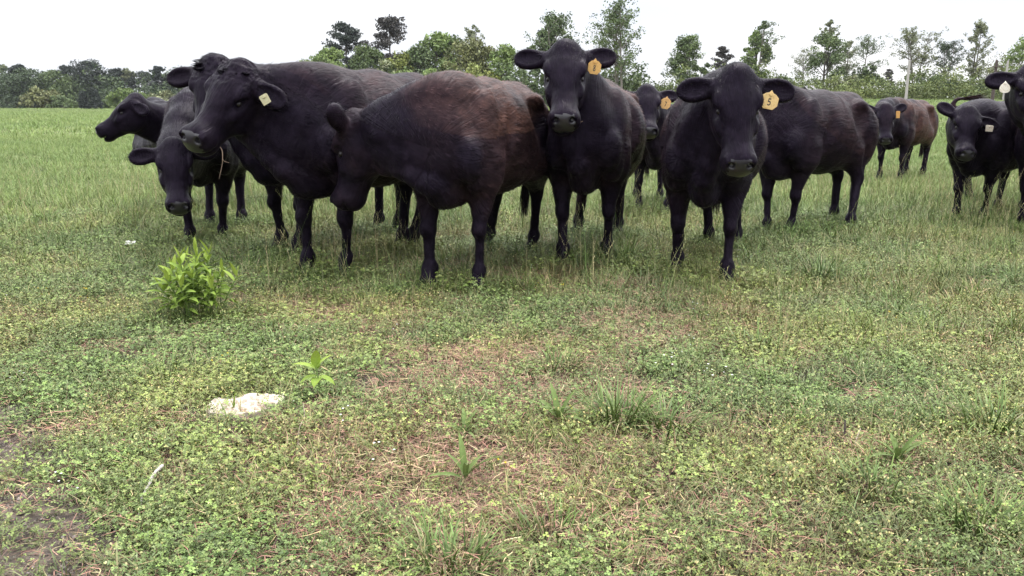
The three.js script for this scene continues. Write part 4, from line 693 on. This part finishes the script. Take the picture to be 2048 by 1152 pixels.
{
  const g = stuffGroup('ground_cover', 'low clover and tiny weeds carpeting the foreground', 'ground cover');
  tot.clover = scatter(g, 'clover', 'clover', 5, 1.6, 9.5, { max: 330, at: (x, z, d, u) => soilClear(x, z) * clamp(0.15 + 1.6 * (patch(x, z, 2.0, 12) - 0.33) + 0.35 * smooth(-0.1, -0.4, u), 0.03, 1) * lerp(1, 0.35, thatchAt(x, z)) * lerp(1, 0.45, smooth(5, 8.5, d)) }, (q, x, z, d) => (0.65 + q * 0.8) * lerp(1, 1.3, smooth(5, 9, d)), greenTint, 201);
  tot.weed = scatter(g, 'weed', 'tiny_weed', 5, 1.6, 9, { max: 330, at: (x, z, d, u) => soilClear(x, z) * clamp(0.25 + 1.5 * (patch(x, z, 1.7, 55) - 0.38), 0.08, 1) * lerp(1, 0.6, thatchAt(x, z)) * lerp(1, 0.5, smooth(5, 8.5, d)) }, (q) => 0.6 + q * 0.9, greenTint, 202);
  tot.yellow = scatter(g, 'yellow', 'yellow_flower', 3, 1.6, 9, { max: 8, at: (x, z, d, u) => clamp(2 * (patch(x, z, 0.9, 70) - 0.42), 0.05, 1) * lerp(1, 0.5, smooth(0, 0.3, u)) }, (q) => 0.7 + q * 0.6, () => [1, 1, 1], 203);
  tot.white = scatter(g, 'white', 'white_flower', 3, 1.6, 8, { max: 7, at: (x, z, d, u) => clamp(2.4 * (patch(x, z, 1.1, 80) - 0.46), 0.03, 1) * lerp(0.6, 1, smooth(-0.1, 0.3, u)) }, (q) => 0.7 + q * 0.6, () => [1, 1, 1], 204);
}
{
  const g = stuffGroup('dead_grass', 'dead pinkish straw lying between the green plants', 'dead grass');
  tot.thatch = scatter(g, 'thatch', 'straw_litter', 5, 1.6, 9, { max: 260, at: (x, z, d) => clamp(0.25 + 0.75 * thatchAt(x, z), 0, 1) * (1 - 0.6 * soilAt(x, z)) * lerp(1, 0.5, smooth(5, 8, d)) }, (q) => 0.7 + q * 0.7, (x, z, d, t) => { const k = lerp(0.7, 1.35, t), y = patch(x, z, 1.3, 91); return [k * lerp(0.95, 1.15, y), k * lerp(0.9, 1.2, y), k * lerp(0.85, 1.1, y)]; }, 205);
}
{
  const g = stuffGroup('soil_crumbs', 'crumbs of bare soil and grit at the lower left', 'soil');
  tot.crumb = scatter(g, 'crumb', 'soil_crumb', 4, 1.6, 4.2, { max: 500, at: (x, z, d) => 0.02 + 0.98 * soilAt(x, z) }, (q) => 0.6 + q * 0.9, (x, z, d, t) => { const k = lerp(0.7, 1.3, t); return [k, k, k]; }, 212);
}
{
  const g = stuffGroup('grass', 'green meadow grass covering the field', 'grass');
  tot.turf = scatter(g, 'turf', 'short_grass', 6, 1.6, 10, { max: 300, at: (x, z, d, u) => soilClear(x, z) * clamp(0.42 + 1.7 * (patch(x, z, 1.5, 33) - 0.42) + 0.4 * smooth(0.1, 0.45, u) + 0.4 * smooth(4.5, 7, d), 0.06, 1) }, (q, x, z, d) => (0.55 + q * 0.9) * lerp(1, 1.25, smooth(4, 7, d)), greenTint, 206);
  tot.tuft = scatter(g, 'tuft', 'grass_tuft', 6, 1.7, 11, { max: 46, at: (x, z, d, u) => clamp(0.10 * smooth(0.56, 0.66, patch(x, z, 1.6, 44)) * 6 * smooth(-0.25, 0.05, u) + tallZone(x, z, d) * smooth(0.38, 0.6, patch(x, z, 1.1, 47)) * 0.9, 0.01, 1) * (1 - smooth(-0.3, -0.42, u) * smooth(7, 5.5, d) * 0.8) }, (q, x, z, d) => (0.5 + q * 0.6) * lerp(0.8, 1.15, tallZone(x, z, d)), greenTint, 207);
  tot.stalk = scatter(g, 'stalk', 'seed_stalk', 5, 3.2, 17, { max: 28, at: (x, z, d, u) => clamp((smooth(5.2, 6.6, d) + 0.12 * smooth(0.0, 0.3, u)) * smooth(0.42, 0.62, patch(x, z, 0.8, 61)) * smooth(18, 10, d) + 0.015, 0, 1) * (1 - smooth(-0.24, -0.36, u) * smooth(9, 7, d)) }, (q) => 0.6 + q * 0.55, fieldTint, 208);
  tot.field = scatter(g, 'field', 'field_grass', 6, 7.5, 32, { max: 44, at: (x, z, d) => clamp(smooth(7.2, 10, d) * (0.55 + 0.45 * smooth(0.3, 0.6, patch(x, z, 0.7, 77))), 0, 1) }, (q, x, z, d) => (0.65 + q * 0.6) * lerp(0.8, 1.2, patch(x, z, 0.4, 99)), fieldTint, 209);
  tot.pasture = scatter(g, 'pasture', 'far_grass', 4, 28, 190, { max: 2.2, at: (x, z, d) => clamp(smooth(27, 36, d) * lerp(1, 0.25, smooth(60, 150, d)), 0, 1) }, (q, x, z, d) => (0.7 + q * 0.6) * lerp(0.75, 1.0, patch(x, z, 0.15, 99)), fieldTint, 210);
}
{ // the growth left standing round the hooves
  const r = mulberry(333), g = scene.getObjectByName('grass'), m = new THREE.Matrix4(), e = new THREE.Euler(), col = new THREE.Color();
  for (const [type, name, n, k0] of [['turf', 'hoof_grass', 36, 1.6], ['clover', 'hoof_clover', 15, 1.7], ['tuft', 'hoof_tuft', 9, 0.75]]) for (let v = 0; v < 3; v++) {
    const spots = []; for (const f of FEET) { if (-f.z > 11) continue; for (let i = 0; i < n / 3; i++) { const a = r() * 6.283, q = 0.05 + 0.22 * Math.sqrt(r()); spots.push([f.x + Math.cos(a) * q, f.z + 0.05 + Math.sin(a) * q, k0 * (0.7 + r() * 0.7), r() * 6.283, r()]); } }
    const im = new THREE.InstancedMesh(BUILD[type](mulberry(900 + v), v), grassMat, spots.length); im.name = name; im.castShadow = im.receiveShadow = true; im.userData.kind = 'stuff';
    spots.forEach(([x, z, k, a, t], i) => { m.makeRotationFromEuler(e.set((r() - 0.5) * 0.3, a, (r() - 0.5) * 0.3)).scale(V(k, k, k)).setPosition(x, terrain(x, z), z); im.setMatrixAt(i, m); im.setColorAt(i, col.setRGB(...greenTint(x, z, -z, t))); });
    g.add(im);
  }
}
if (globalThis.SAY) console.log(JSON.stringify(tot));

/* ------------------------------------------------------------------ the leafy weeds, single broad-leaved plants, stone, sticks */
const weedMat = new THREE.MeshPhysicalMaterial({ name: 'soft weed leaf', vertexColors: true, roughness: 0.65, specularIntensity: 0.25, transmission: 0.3, thickness: 0, side: THREE.DoubleSide });
function leafGeo(L, W, fold, droop, c0, c1, seg = 6) {   // lanceolate leaf along +x with a folded midrib
  const s = new Soup(); let p = V(0, 0, 0), a = 0.1, prev = null;
  for (let i = 0; i <= seg; i++) {
    const t = i / seg, w = W * 0.5 * Math.pow(Math.sin(Math.PI * Math.pow(t, 0.75)), 0.85) * (i === seg ? 0 : 1), up = w * fold, nx = -Math.sin(a), ny = Math.cos(a), cur = { m: p.clone(), l: p.clone().add(V(nx * up, ny * up, w)), r: p.clone().add(V(nx * up, ny * up, -w)), c: mix3(c0, c1, t), cm: mix3(mix3(c0, c1, t), [0.22, 0.28, 0.10], 0.25) };
    if (prev) { s.tri(prev.m, prev.l, cur.l, prev.cm, prev.c, cur.c); s.tri(prev.m, cur.l, cur.m, prev.cm, cur.c, cur.cm); s.tri(prev.m, cur.r, prev.r, prev.cm, cur.c, prev.c); s.tri(prev.m, cur.m, cur.r, prev.cm, cur.cm, cur.c); }
    prev = cur; p = p.clone().add(V(Math.cos(a) * L / seg, Math.sin(a) * L / seg, 0)); a -= droop / seg;
  }
  return s.geo();
}
function leafAt(parent, geo, pos, az, pitch, scale, roll = 0) { const m = mesh('leaf', geo, weedMat, parent); m.position.copy(pos); m.rotation.set(0, 0, 0); m.quaternion.setFromEuler(new THREE.Euler(roll, -az, pitch, 'YZX')); m.scale.setScalar(scale); return m; }
{
  const r = mulberry(77), G0 = [0.13, 0.21, 0.030], G1 = [0.23, 0.33, 0.046], Y1 = [0.28, 0.365, 0.056];
  const leaves = [leafGeo(0.10, 0.026, 0.25, 0.9, G0, G1), leafGeo(0.115, 0.029, 0.2, 1.4, G0, G1), leafGeo(0.105, 0.026, 0.3, 0.6, G1, Y1), leafGeo(0.10, 0.022, 0.45, 0.2, Y1, Y1)];
  const b = ground(392, 640), root = thing('leafy_weed', V(b.x, terrain(b.x, b.z), b.z));
  const stems = [...Array(20)].map((_, i) => { const a = i * 2.4, q = 0.17 * Math.sqrt((i + 0.5) / 20); return [Math.cos(a) * q, Math.sin(a) * q * 0.8, lerp(0.44, 0.25, Math.pow(q / 0.17, 1.6)) * (0.72 + 0.42 * r()), Math.cos(a) * q * 0.55, Math.sin(a) * q * 0.4]; });
  stems.push([0.245, 0.02, 0.27, 0.06, 0.0]);
  for (const [x, z, h, lx, lz] of stems) {
    const c = new THREE.QuadraticBezierCurve3(V(x * 0.55, 0, z * 0.55), V(x * 0.75, h * 0.55, z * 0.75), V(x + lx * 0.4, h, z + lz * 0.4)), st = mesh('stem', new THREE.TubeGeometry(c, 8, 0.0032, 6), new THREE.MeshStandardMaterial({ name: 'green stem', color: new THREE.Color().setRGB(0.11, 0.16, 0.04), roughness: 0.6 }), root);
    let tw = r() * 3.14; const n = 7;
    for (let k = 0; k < n; k++) { const t = 0.36 + 0.62 * k / (n - 1), p = c.getPoint(t); tw += 1.571 + (r() - 0.5) * 0.4; const last = k >= n - 1; for (const e of [0, Math.PI]) leafAt(st, leaves[last ? 3 : k === n - 2 ? 2 : Math.floor(r() * 2)], p, tw + e, last ? 1.0 + r() * 0.25 : lerp(0.05, 0.75, t) + (r() - 0.5) * 0.3, lerp(0.75, 1.1, Math.sin(t * 2.6)) * (0.65 + r() * 0.55), (r() - 0.5) * 0.9); }
  }
  tag(root, 'big bright green leafy weed clump at left in front of the cows', 'weed');
  // dark grass growing round its foot
  const s = new Soup(); for (let k = 0; k < 420; k++) { const a = r() * 6.283, q = 0.06 + Math.sqrt(r()) * 0.22; blade(s, V(Math.cos(a) * q * 1.1, -0.01, Math.sin(a) * q * 0.75), a + (r() - 0.5) * 2, 0.07 + r() * 0.17, 0.003 + r() * 0.003, 0.3 + r() * 1.3, vary(C.dark, r), vary(mix3(C.dark, C.green, r()), r, 0.25), 4); }
  const gr = mesh('grass_clump', s.geo(), grassMat); gr.position.set(b.x, terrain(b.x, b.z), b.z); tag(gr, 'dark green grass clump round the foot of the big leafy weed', 'grass', null, 'stuff');
  // the smaller seedling behind the stone
  const b2 = ground(640, 808), o = thing('weed_seedling', V(b2.x, terrain(b2.x, b2.z), b2.z)), c = new THREE.QuadraticBezierCurve3(V(0, 0, 0), V(0.005, 0.09, 0), V(-0.010, 0.155, 0));
  const st = mesh('stem', new THREE.TubeGeometry(c, 6, 0.003, 6), new THREE.MeshStandardMaterial({ name: 'green stem', color: new THREE.Color().setRGB(0.12, 0.18, 0.05), roughness: 0.6 }), o);
  const big = leafGeo(0.11, 0.046, 0.2, 0.7, G1, Y1), mid = leafGeo(0.09, 0.044, 0.2, 1.0, G1, G1);
  for (const [t, az, pi, g, k] of [[0.98, 1.2, 1.35, big, 0.9], [0.95, -0.25, 0.85, big, 0.85], [0.93, 3.0, 0.45, big, 0.95], [0.9, 4.4, 0.8, mid, 0.9], [0.72, 2.7, 0.0, mid, 0.95], [0.7, 0.2, -0.1, mid, 0.95], [0.66, 1.6, 0.1, mid, 0.9], [0.6, 4.9, 0.0, mid, 0.9]]) leafAt(st, g, c.getPoint(t), az, pi, k);
  tag(o, 'small light green seedling with few leaves right of the pale stone', 'weed');
  const b3 = ground(470, 832), o3 = thing('weed_shoot', V(b3.x, terrain(b3.x, b3.z), b3.z)), lg = leafGeo(0.10, 0.014, 0.5, 0.15, G0, G1);
  for (const [az, pi, k] of [[0.3, 1.42, 1], [2.6, 1.3, 0.8], [4.5, 1.2, 0.6], [1.6, 0.9, 0.5]]) leafAt(o3, lg, V(0, 0, 0), az, pi, k);
  tag(o3, 'single narrow green shoot standing in front of the pale stone', 'weed');
  // plantains
  const pl = [leafGeo(0.15, 0.019, 0.35, 0.8, [0.08, 0.13, 0.032], [0.14, 0.20, 0.055]), leafGeo(0.13, 0.018, 0.4, 1.2, [0.09, 0.14, 0.035], [0.16, 0.21, 0.07])];
  const plant = (px, py, n, k, label, spread = 0) => { const p = ground(px, py), q = thing('plantain', V(p.x, terrain(p.x, p.z), p.z)); for (let i = 0; i < n; i++) leafAt(q, pl[i % 2], V(0, 0.02, 0), i * 6.283 / n + r() * 0.6 + spread, 0.45 + r() * 0.75, k * (0.85 + r() * 0.5), (r() - 0.5) * 0.6); tag(q, label, 'plantain', 'broad leaved plantains in the foreground'); };
  plant(1118, 852, 9, 1.05, 'dark plantain rosette left of the thick grass tuft in the middle foreground');
  plant(930, 968, 6, 0.9, 'plantain with upright leaves in the centre foreground');
  plant(930, 880, 6, 0.75, 'small grey green plantain behind the upright one');
  plant(1795, 930, 8, 1.0, 'plantain beside the dark stub in the right foreground');
  // nearer grass tufts that stand out one by one
  const tuftGeo = (seed, n, L) => { const q = mulberry(seed), t = new Soup(); for (let k = 0; k < n * 1.6; k++) { const a = q() * 6.283, d = Math.sqrt(q()) * 0.075; blade(t, V(Math.cos(a) * d * 1.5, -0.01, Math.sin(a) * d), a + (q() - 0.5) * 1.6, L * 1.25 * (0.5 + q() * 0.7), 0.0045 + q() * 0.004, 0.5 + q() * 1.3, vary(C.dark, q), vary(mix3(C.green, q() < 0.12 ? C.straw : C.fresh, q()), q, 0.25), 5); } return t.geo(); };
  const tuft = (px, py, n, L, label) => { const p = ground(px, py), m = mesh('grass_tuft', tuftGeo(px, n, L), grassMat); m.position.set(p.x, terrain(p.x, p.z), p.z); tag(m, label, 'grass tuft'); };
  tuft(1232, 850, 130, 0.17, 'thick fresh grass tuft in the middle foreground');
  tuft(1330, 862, 70, 0.15, 'smaller grass tuft right of the thick one');
  tuft(1510, 700, 34, 0.17, 'thin upright grass tuft in the right middle distance');
  tuft(900, 1140, 90, 0.13, 'grass tuft at the bottom edge left of centre');
  tuft(1250, 528, 120, 0.22, 'tall grass tuft between the feet of the two facing cows');
  tuft(1985, 870, 90, 0.17, 'long bladed grass tuft near the right edge');
  tuft(560, 700, 50, 0.12, 'small grass tuft behind the seedling');
  tuft(1110, 740, 60, 0.13, 'greyish grass tuft above the plantain rosette');
  tuft(1870, 860, 34, 0.12, 'grass tuft in the right foreground left of the long bladed one');
  tuft(1745, 985, 55, 0.12, 'loose grass tuft right of the dark broken stub');
  tuft(1105, 1075, 55, 0.11, 'loose grass tuft near the bottom in the middle');
  tuft(1960, 1060, 110, 0.13, 'dense grass tuft at the lower right corner');
  tuft(1640, 560, 90, 0.2, 'tall grass tuft right of the feet of the tag 5 cow');
  tuft(330, 760, 26, 0.15, 'thin grass tuft in the left clover behind the stone');
}
{ // pale flat stone sunk in the turf, pitted
  const r = mulberry(5), nR = 60, nA = 150, pos = [], col = [], idx = [], uvs = [];
  const pits = [...Array(110)].map(() => [r() * 6.283, Math.sqrt(r()) * 0.98, 0.005 + r() * r() * 0.014]);
  for (let i = 0; i <= nR; i++) for (let j = 0; j < nA; j++) {
    const a = j / nA * 6.283, ro = 1 + 0.24 * (fbm(Math.cos(a) * 1.5 + 3, Math.sin(a) * 1.5, 7, 3) - 0.5) * 2 + 0.22 * (fbm(Math.cos(a) * 6, Math.sin(a) * 6, 2, 4) - 0.5), t = i / nR, q = Math.min(1, t * 1.12), x = Math.cos(a) * 0.148 * ro * q, z = Math.sin(a) * 0.125 * ro * q;
    let y = 0.030 + 0.014 * (fbm(x * 22, 3, z * 22, 5) - 0.5) * 2 - 0.008 * q * q; if (t > 0.9) y -= (t - 0.9) * 0.9;
    let pit = 0; for (const [pa, pr, ps] of pits) { const d = Math.hypot(x - Math.cos(pa) * pr * 0.14, z - Math.sin(pa) * pr * 0.11); pit = Math.max(pit, smooth(ps, ps * 0.3, d)); }
    y -= pit * 0.016; pos.push(x, y, z); const c = mix3([0.55, 0.48, 0.39], [0.43, 0.36, 0.29], fbm(x * 30, 1, z * 30, 3)); col.push(...mix3(c, [0.30, 0.22, 0.16], smooth(0.55, 0.75, fbm(x * 45, 5, z * 45, 3)) * 0.7));
  }
  for (let i = 0; i < nR; i++) for (let j = 0; j < nA; j++) { const a = i * nA + j, b = i * nA + (j + 1) % nA; idx.push(a, b, a + nA, b, b + nA, a + nA); }
  const g = new THREE.BufferGeometry(); g.setAttribute('position', new THREE.Float32BufferAttribute(pos, 3)); g.setAttribute('color', new THREE.Float32BufferAttribute(col, 3)); g.setIndex(idx); g.computeVertexNormals();
  const m = mesh('stone', g, new THREE.MeshStandardMaterial({ name: 'pale limestone', vertexColors: true, roughness: 0.9, side: THREE.DoubleSide })); m.position.set(rockAt.x, terrain(rockAt.x, rockAt.z), rockAt.z);
  tag(m, 'pale cream flat stone half sunk in the grass at left', 'stone');
}
{ // sticks, stub, scrap
  const r = mulberry(9), stick = (name, pts, r0, r1, color, label, cat) => {
    const c = new THREE.CatmullRomCurve3(pts), n = 14, g = new THREE.TubeGeometry(c, n, 1, 7), p = g.attributes.position;
    for (let i = 0; i <= n; i++) { const q = c.getPointAt(i / n), rr = lerp(r0, r1, i / n) * (0.75 + r() * 0.5); for (let j = 0; j <= 7; j++) { const k = i * 8 + j, v = V0().fromBufferAttribute(p, k).sub(q).multiplyScalar(rr).add(q); p.setXYZ(k, v.x, v.y, v.z); } }
    g.computeVertexNormals(); tag(mesh(name, g, new THREE.MeshStandardMaterial({ name: 'dry wood', color: new THREE.Color().setRGB(...color), roughness: 0.9 })), label, cat);
  };
  const G = (px, py, h = 0.01) => { const p = ground(px, py); p.y = terrain(p.x, p.z) + h; return p; };
  stick('dry_stick', [G(278, 1042, 0.012), G(286, 1015, 0.03), G(302, 990, 0.04), G(312, 975, 0.05), G(328, 962, 0.055)], 0.0025, 0.006, [0.42, 0.38, 0.35], 'bent whitish dry stick lying in the left clover', 'stick');
  stick('twig', [G(545, 1106, 0.012), G(562, 1085, 0.03), G(585, 1062, 0.035), G(602, 1045, 0.03)], 0.0022, 0.0035, [0.08, 0.05, 0.04], 'dark brown curved twig in the lower left foreground', 'twig');
  stick('twig', [G(596, 905, 0.012), G(600, 880, 0.04), G(610, 855, 0.04), G(608, 838, 0.06)], 0.0018, 0.001, [0.36, 0.28, 0.22], 'thin pale twig right of the stone', 'twig');
  stick('stem_stub', [G(1688, 880, -0.01), G(1688, 880, 0.035), G(1687, 878, 0.085)], 0.006, 0.003, [0.06, 0.045, 0.04], 'dark broken stem stub standing in the right foreground', 'stub');
  stick('stem_stub', [G(1712, 898, -0.01), G(1710, 896, 0.03), G(1718, 890, 0.075)], 0.0025, 0.0018, [0.40, 0.33, 0.25], 'pale dry stem leaning right of the dark stub', 'stub');
  // straws hanging at the mouths
  const hang = (p, pts, label) => stick('straw', pts.map(([x, y, z]) => p.clone().add(V(x, y, z))), 0.0022, 0.0012, [0.34, 0.24, 0.18], label, 'straw');
  const q = at(438, 292, 5.6);
  hang(q, [[0, 0, 0], [0.022, -0.02, 0.02], [0.025, -0.10, 0.03], [-0.005, -0.21, 0.03]], 'long dry straw hanging below the jaw of the big left cow');
  hang(q, [[0, 0, 0], [0.03, -0.03, 0.03], [0.035, -0.09, 0.04], [0.07, -0.105, 0.04]], 'short bent straw hanging below the jaw of the big left cow');
  const f = at(1152, 236, 6.0);
  hang(f, [[0, 0, 0], [0.012, -0.01, 0.02], [0.02, -0.03, 0.02], [0.045, -0.022, 0.02]], 'small curl of dry grass at the mouth of the tag 8 cow');
  const sg = new THREE.PlaneGeometry(0.085, 0.05, 8, 5), sp = sg.attributes.position; for (let i = 0; i < sp.count; i++) sp.setZ(i, (fbm(sp.getX(i) * 60, sp.getY(i) * 60, 3, 3) - 0.5) * 0.05); sg.rotateX(-1.0); sg.computeVertexNormals();
  const sm = mesh('paper_scrap', sg, new THREE.MeshStandardMaterial({ name: 'white paper', color: new THREE.Color().setRGB(0.7, 0.68, 0.64), roughness: 0.8, side: THREE.DoubleSide })); sm.position.copy(G(262, 500, 0.06)); tag(sm, 'small crumpled white scrap in the grass at left', 'scrap');
}
renderer.render(scene, camera);
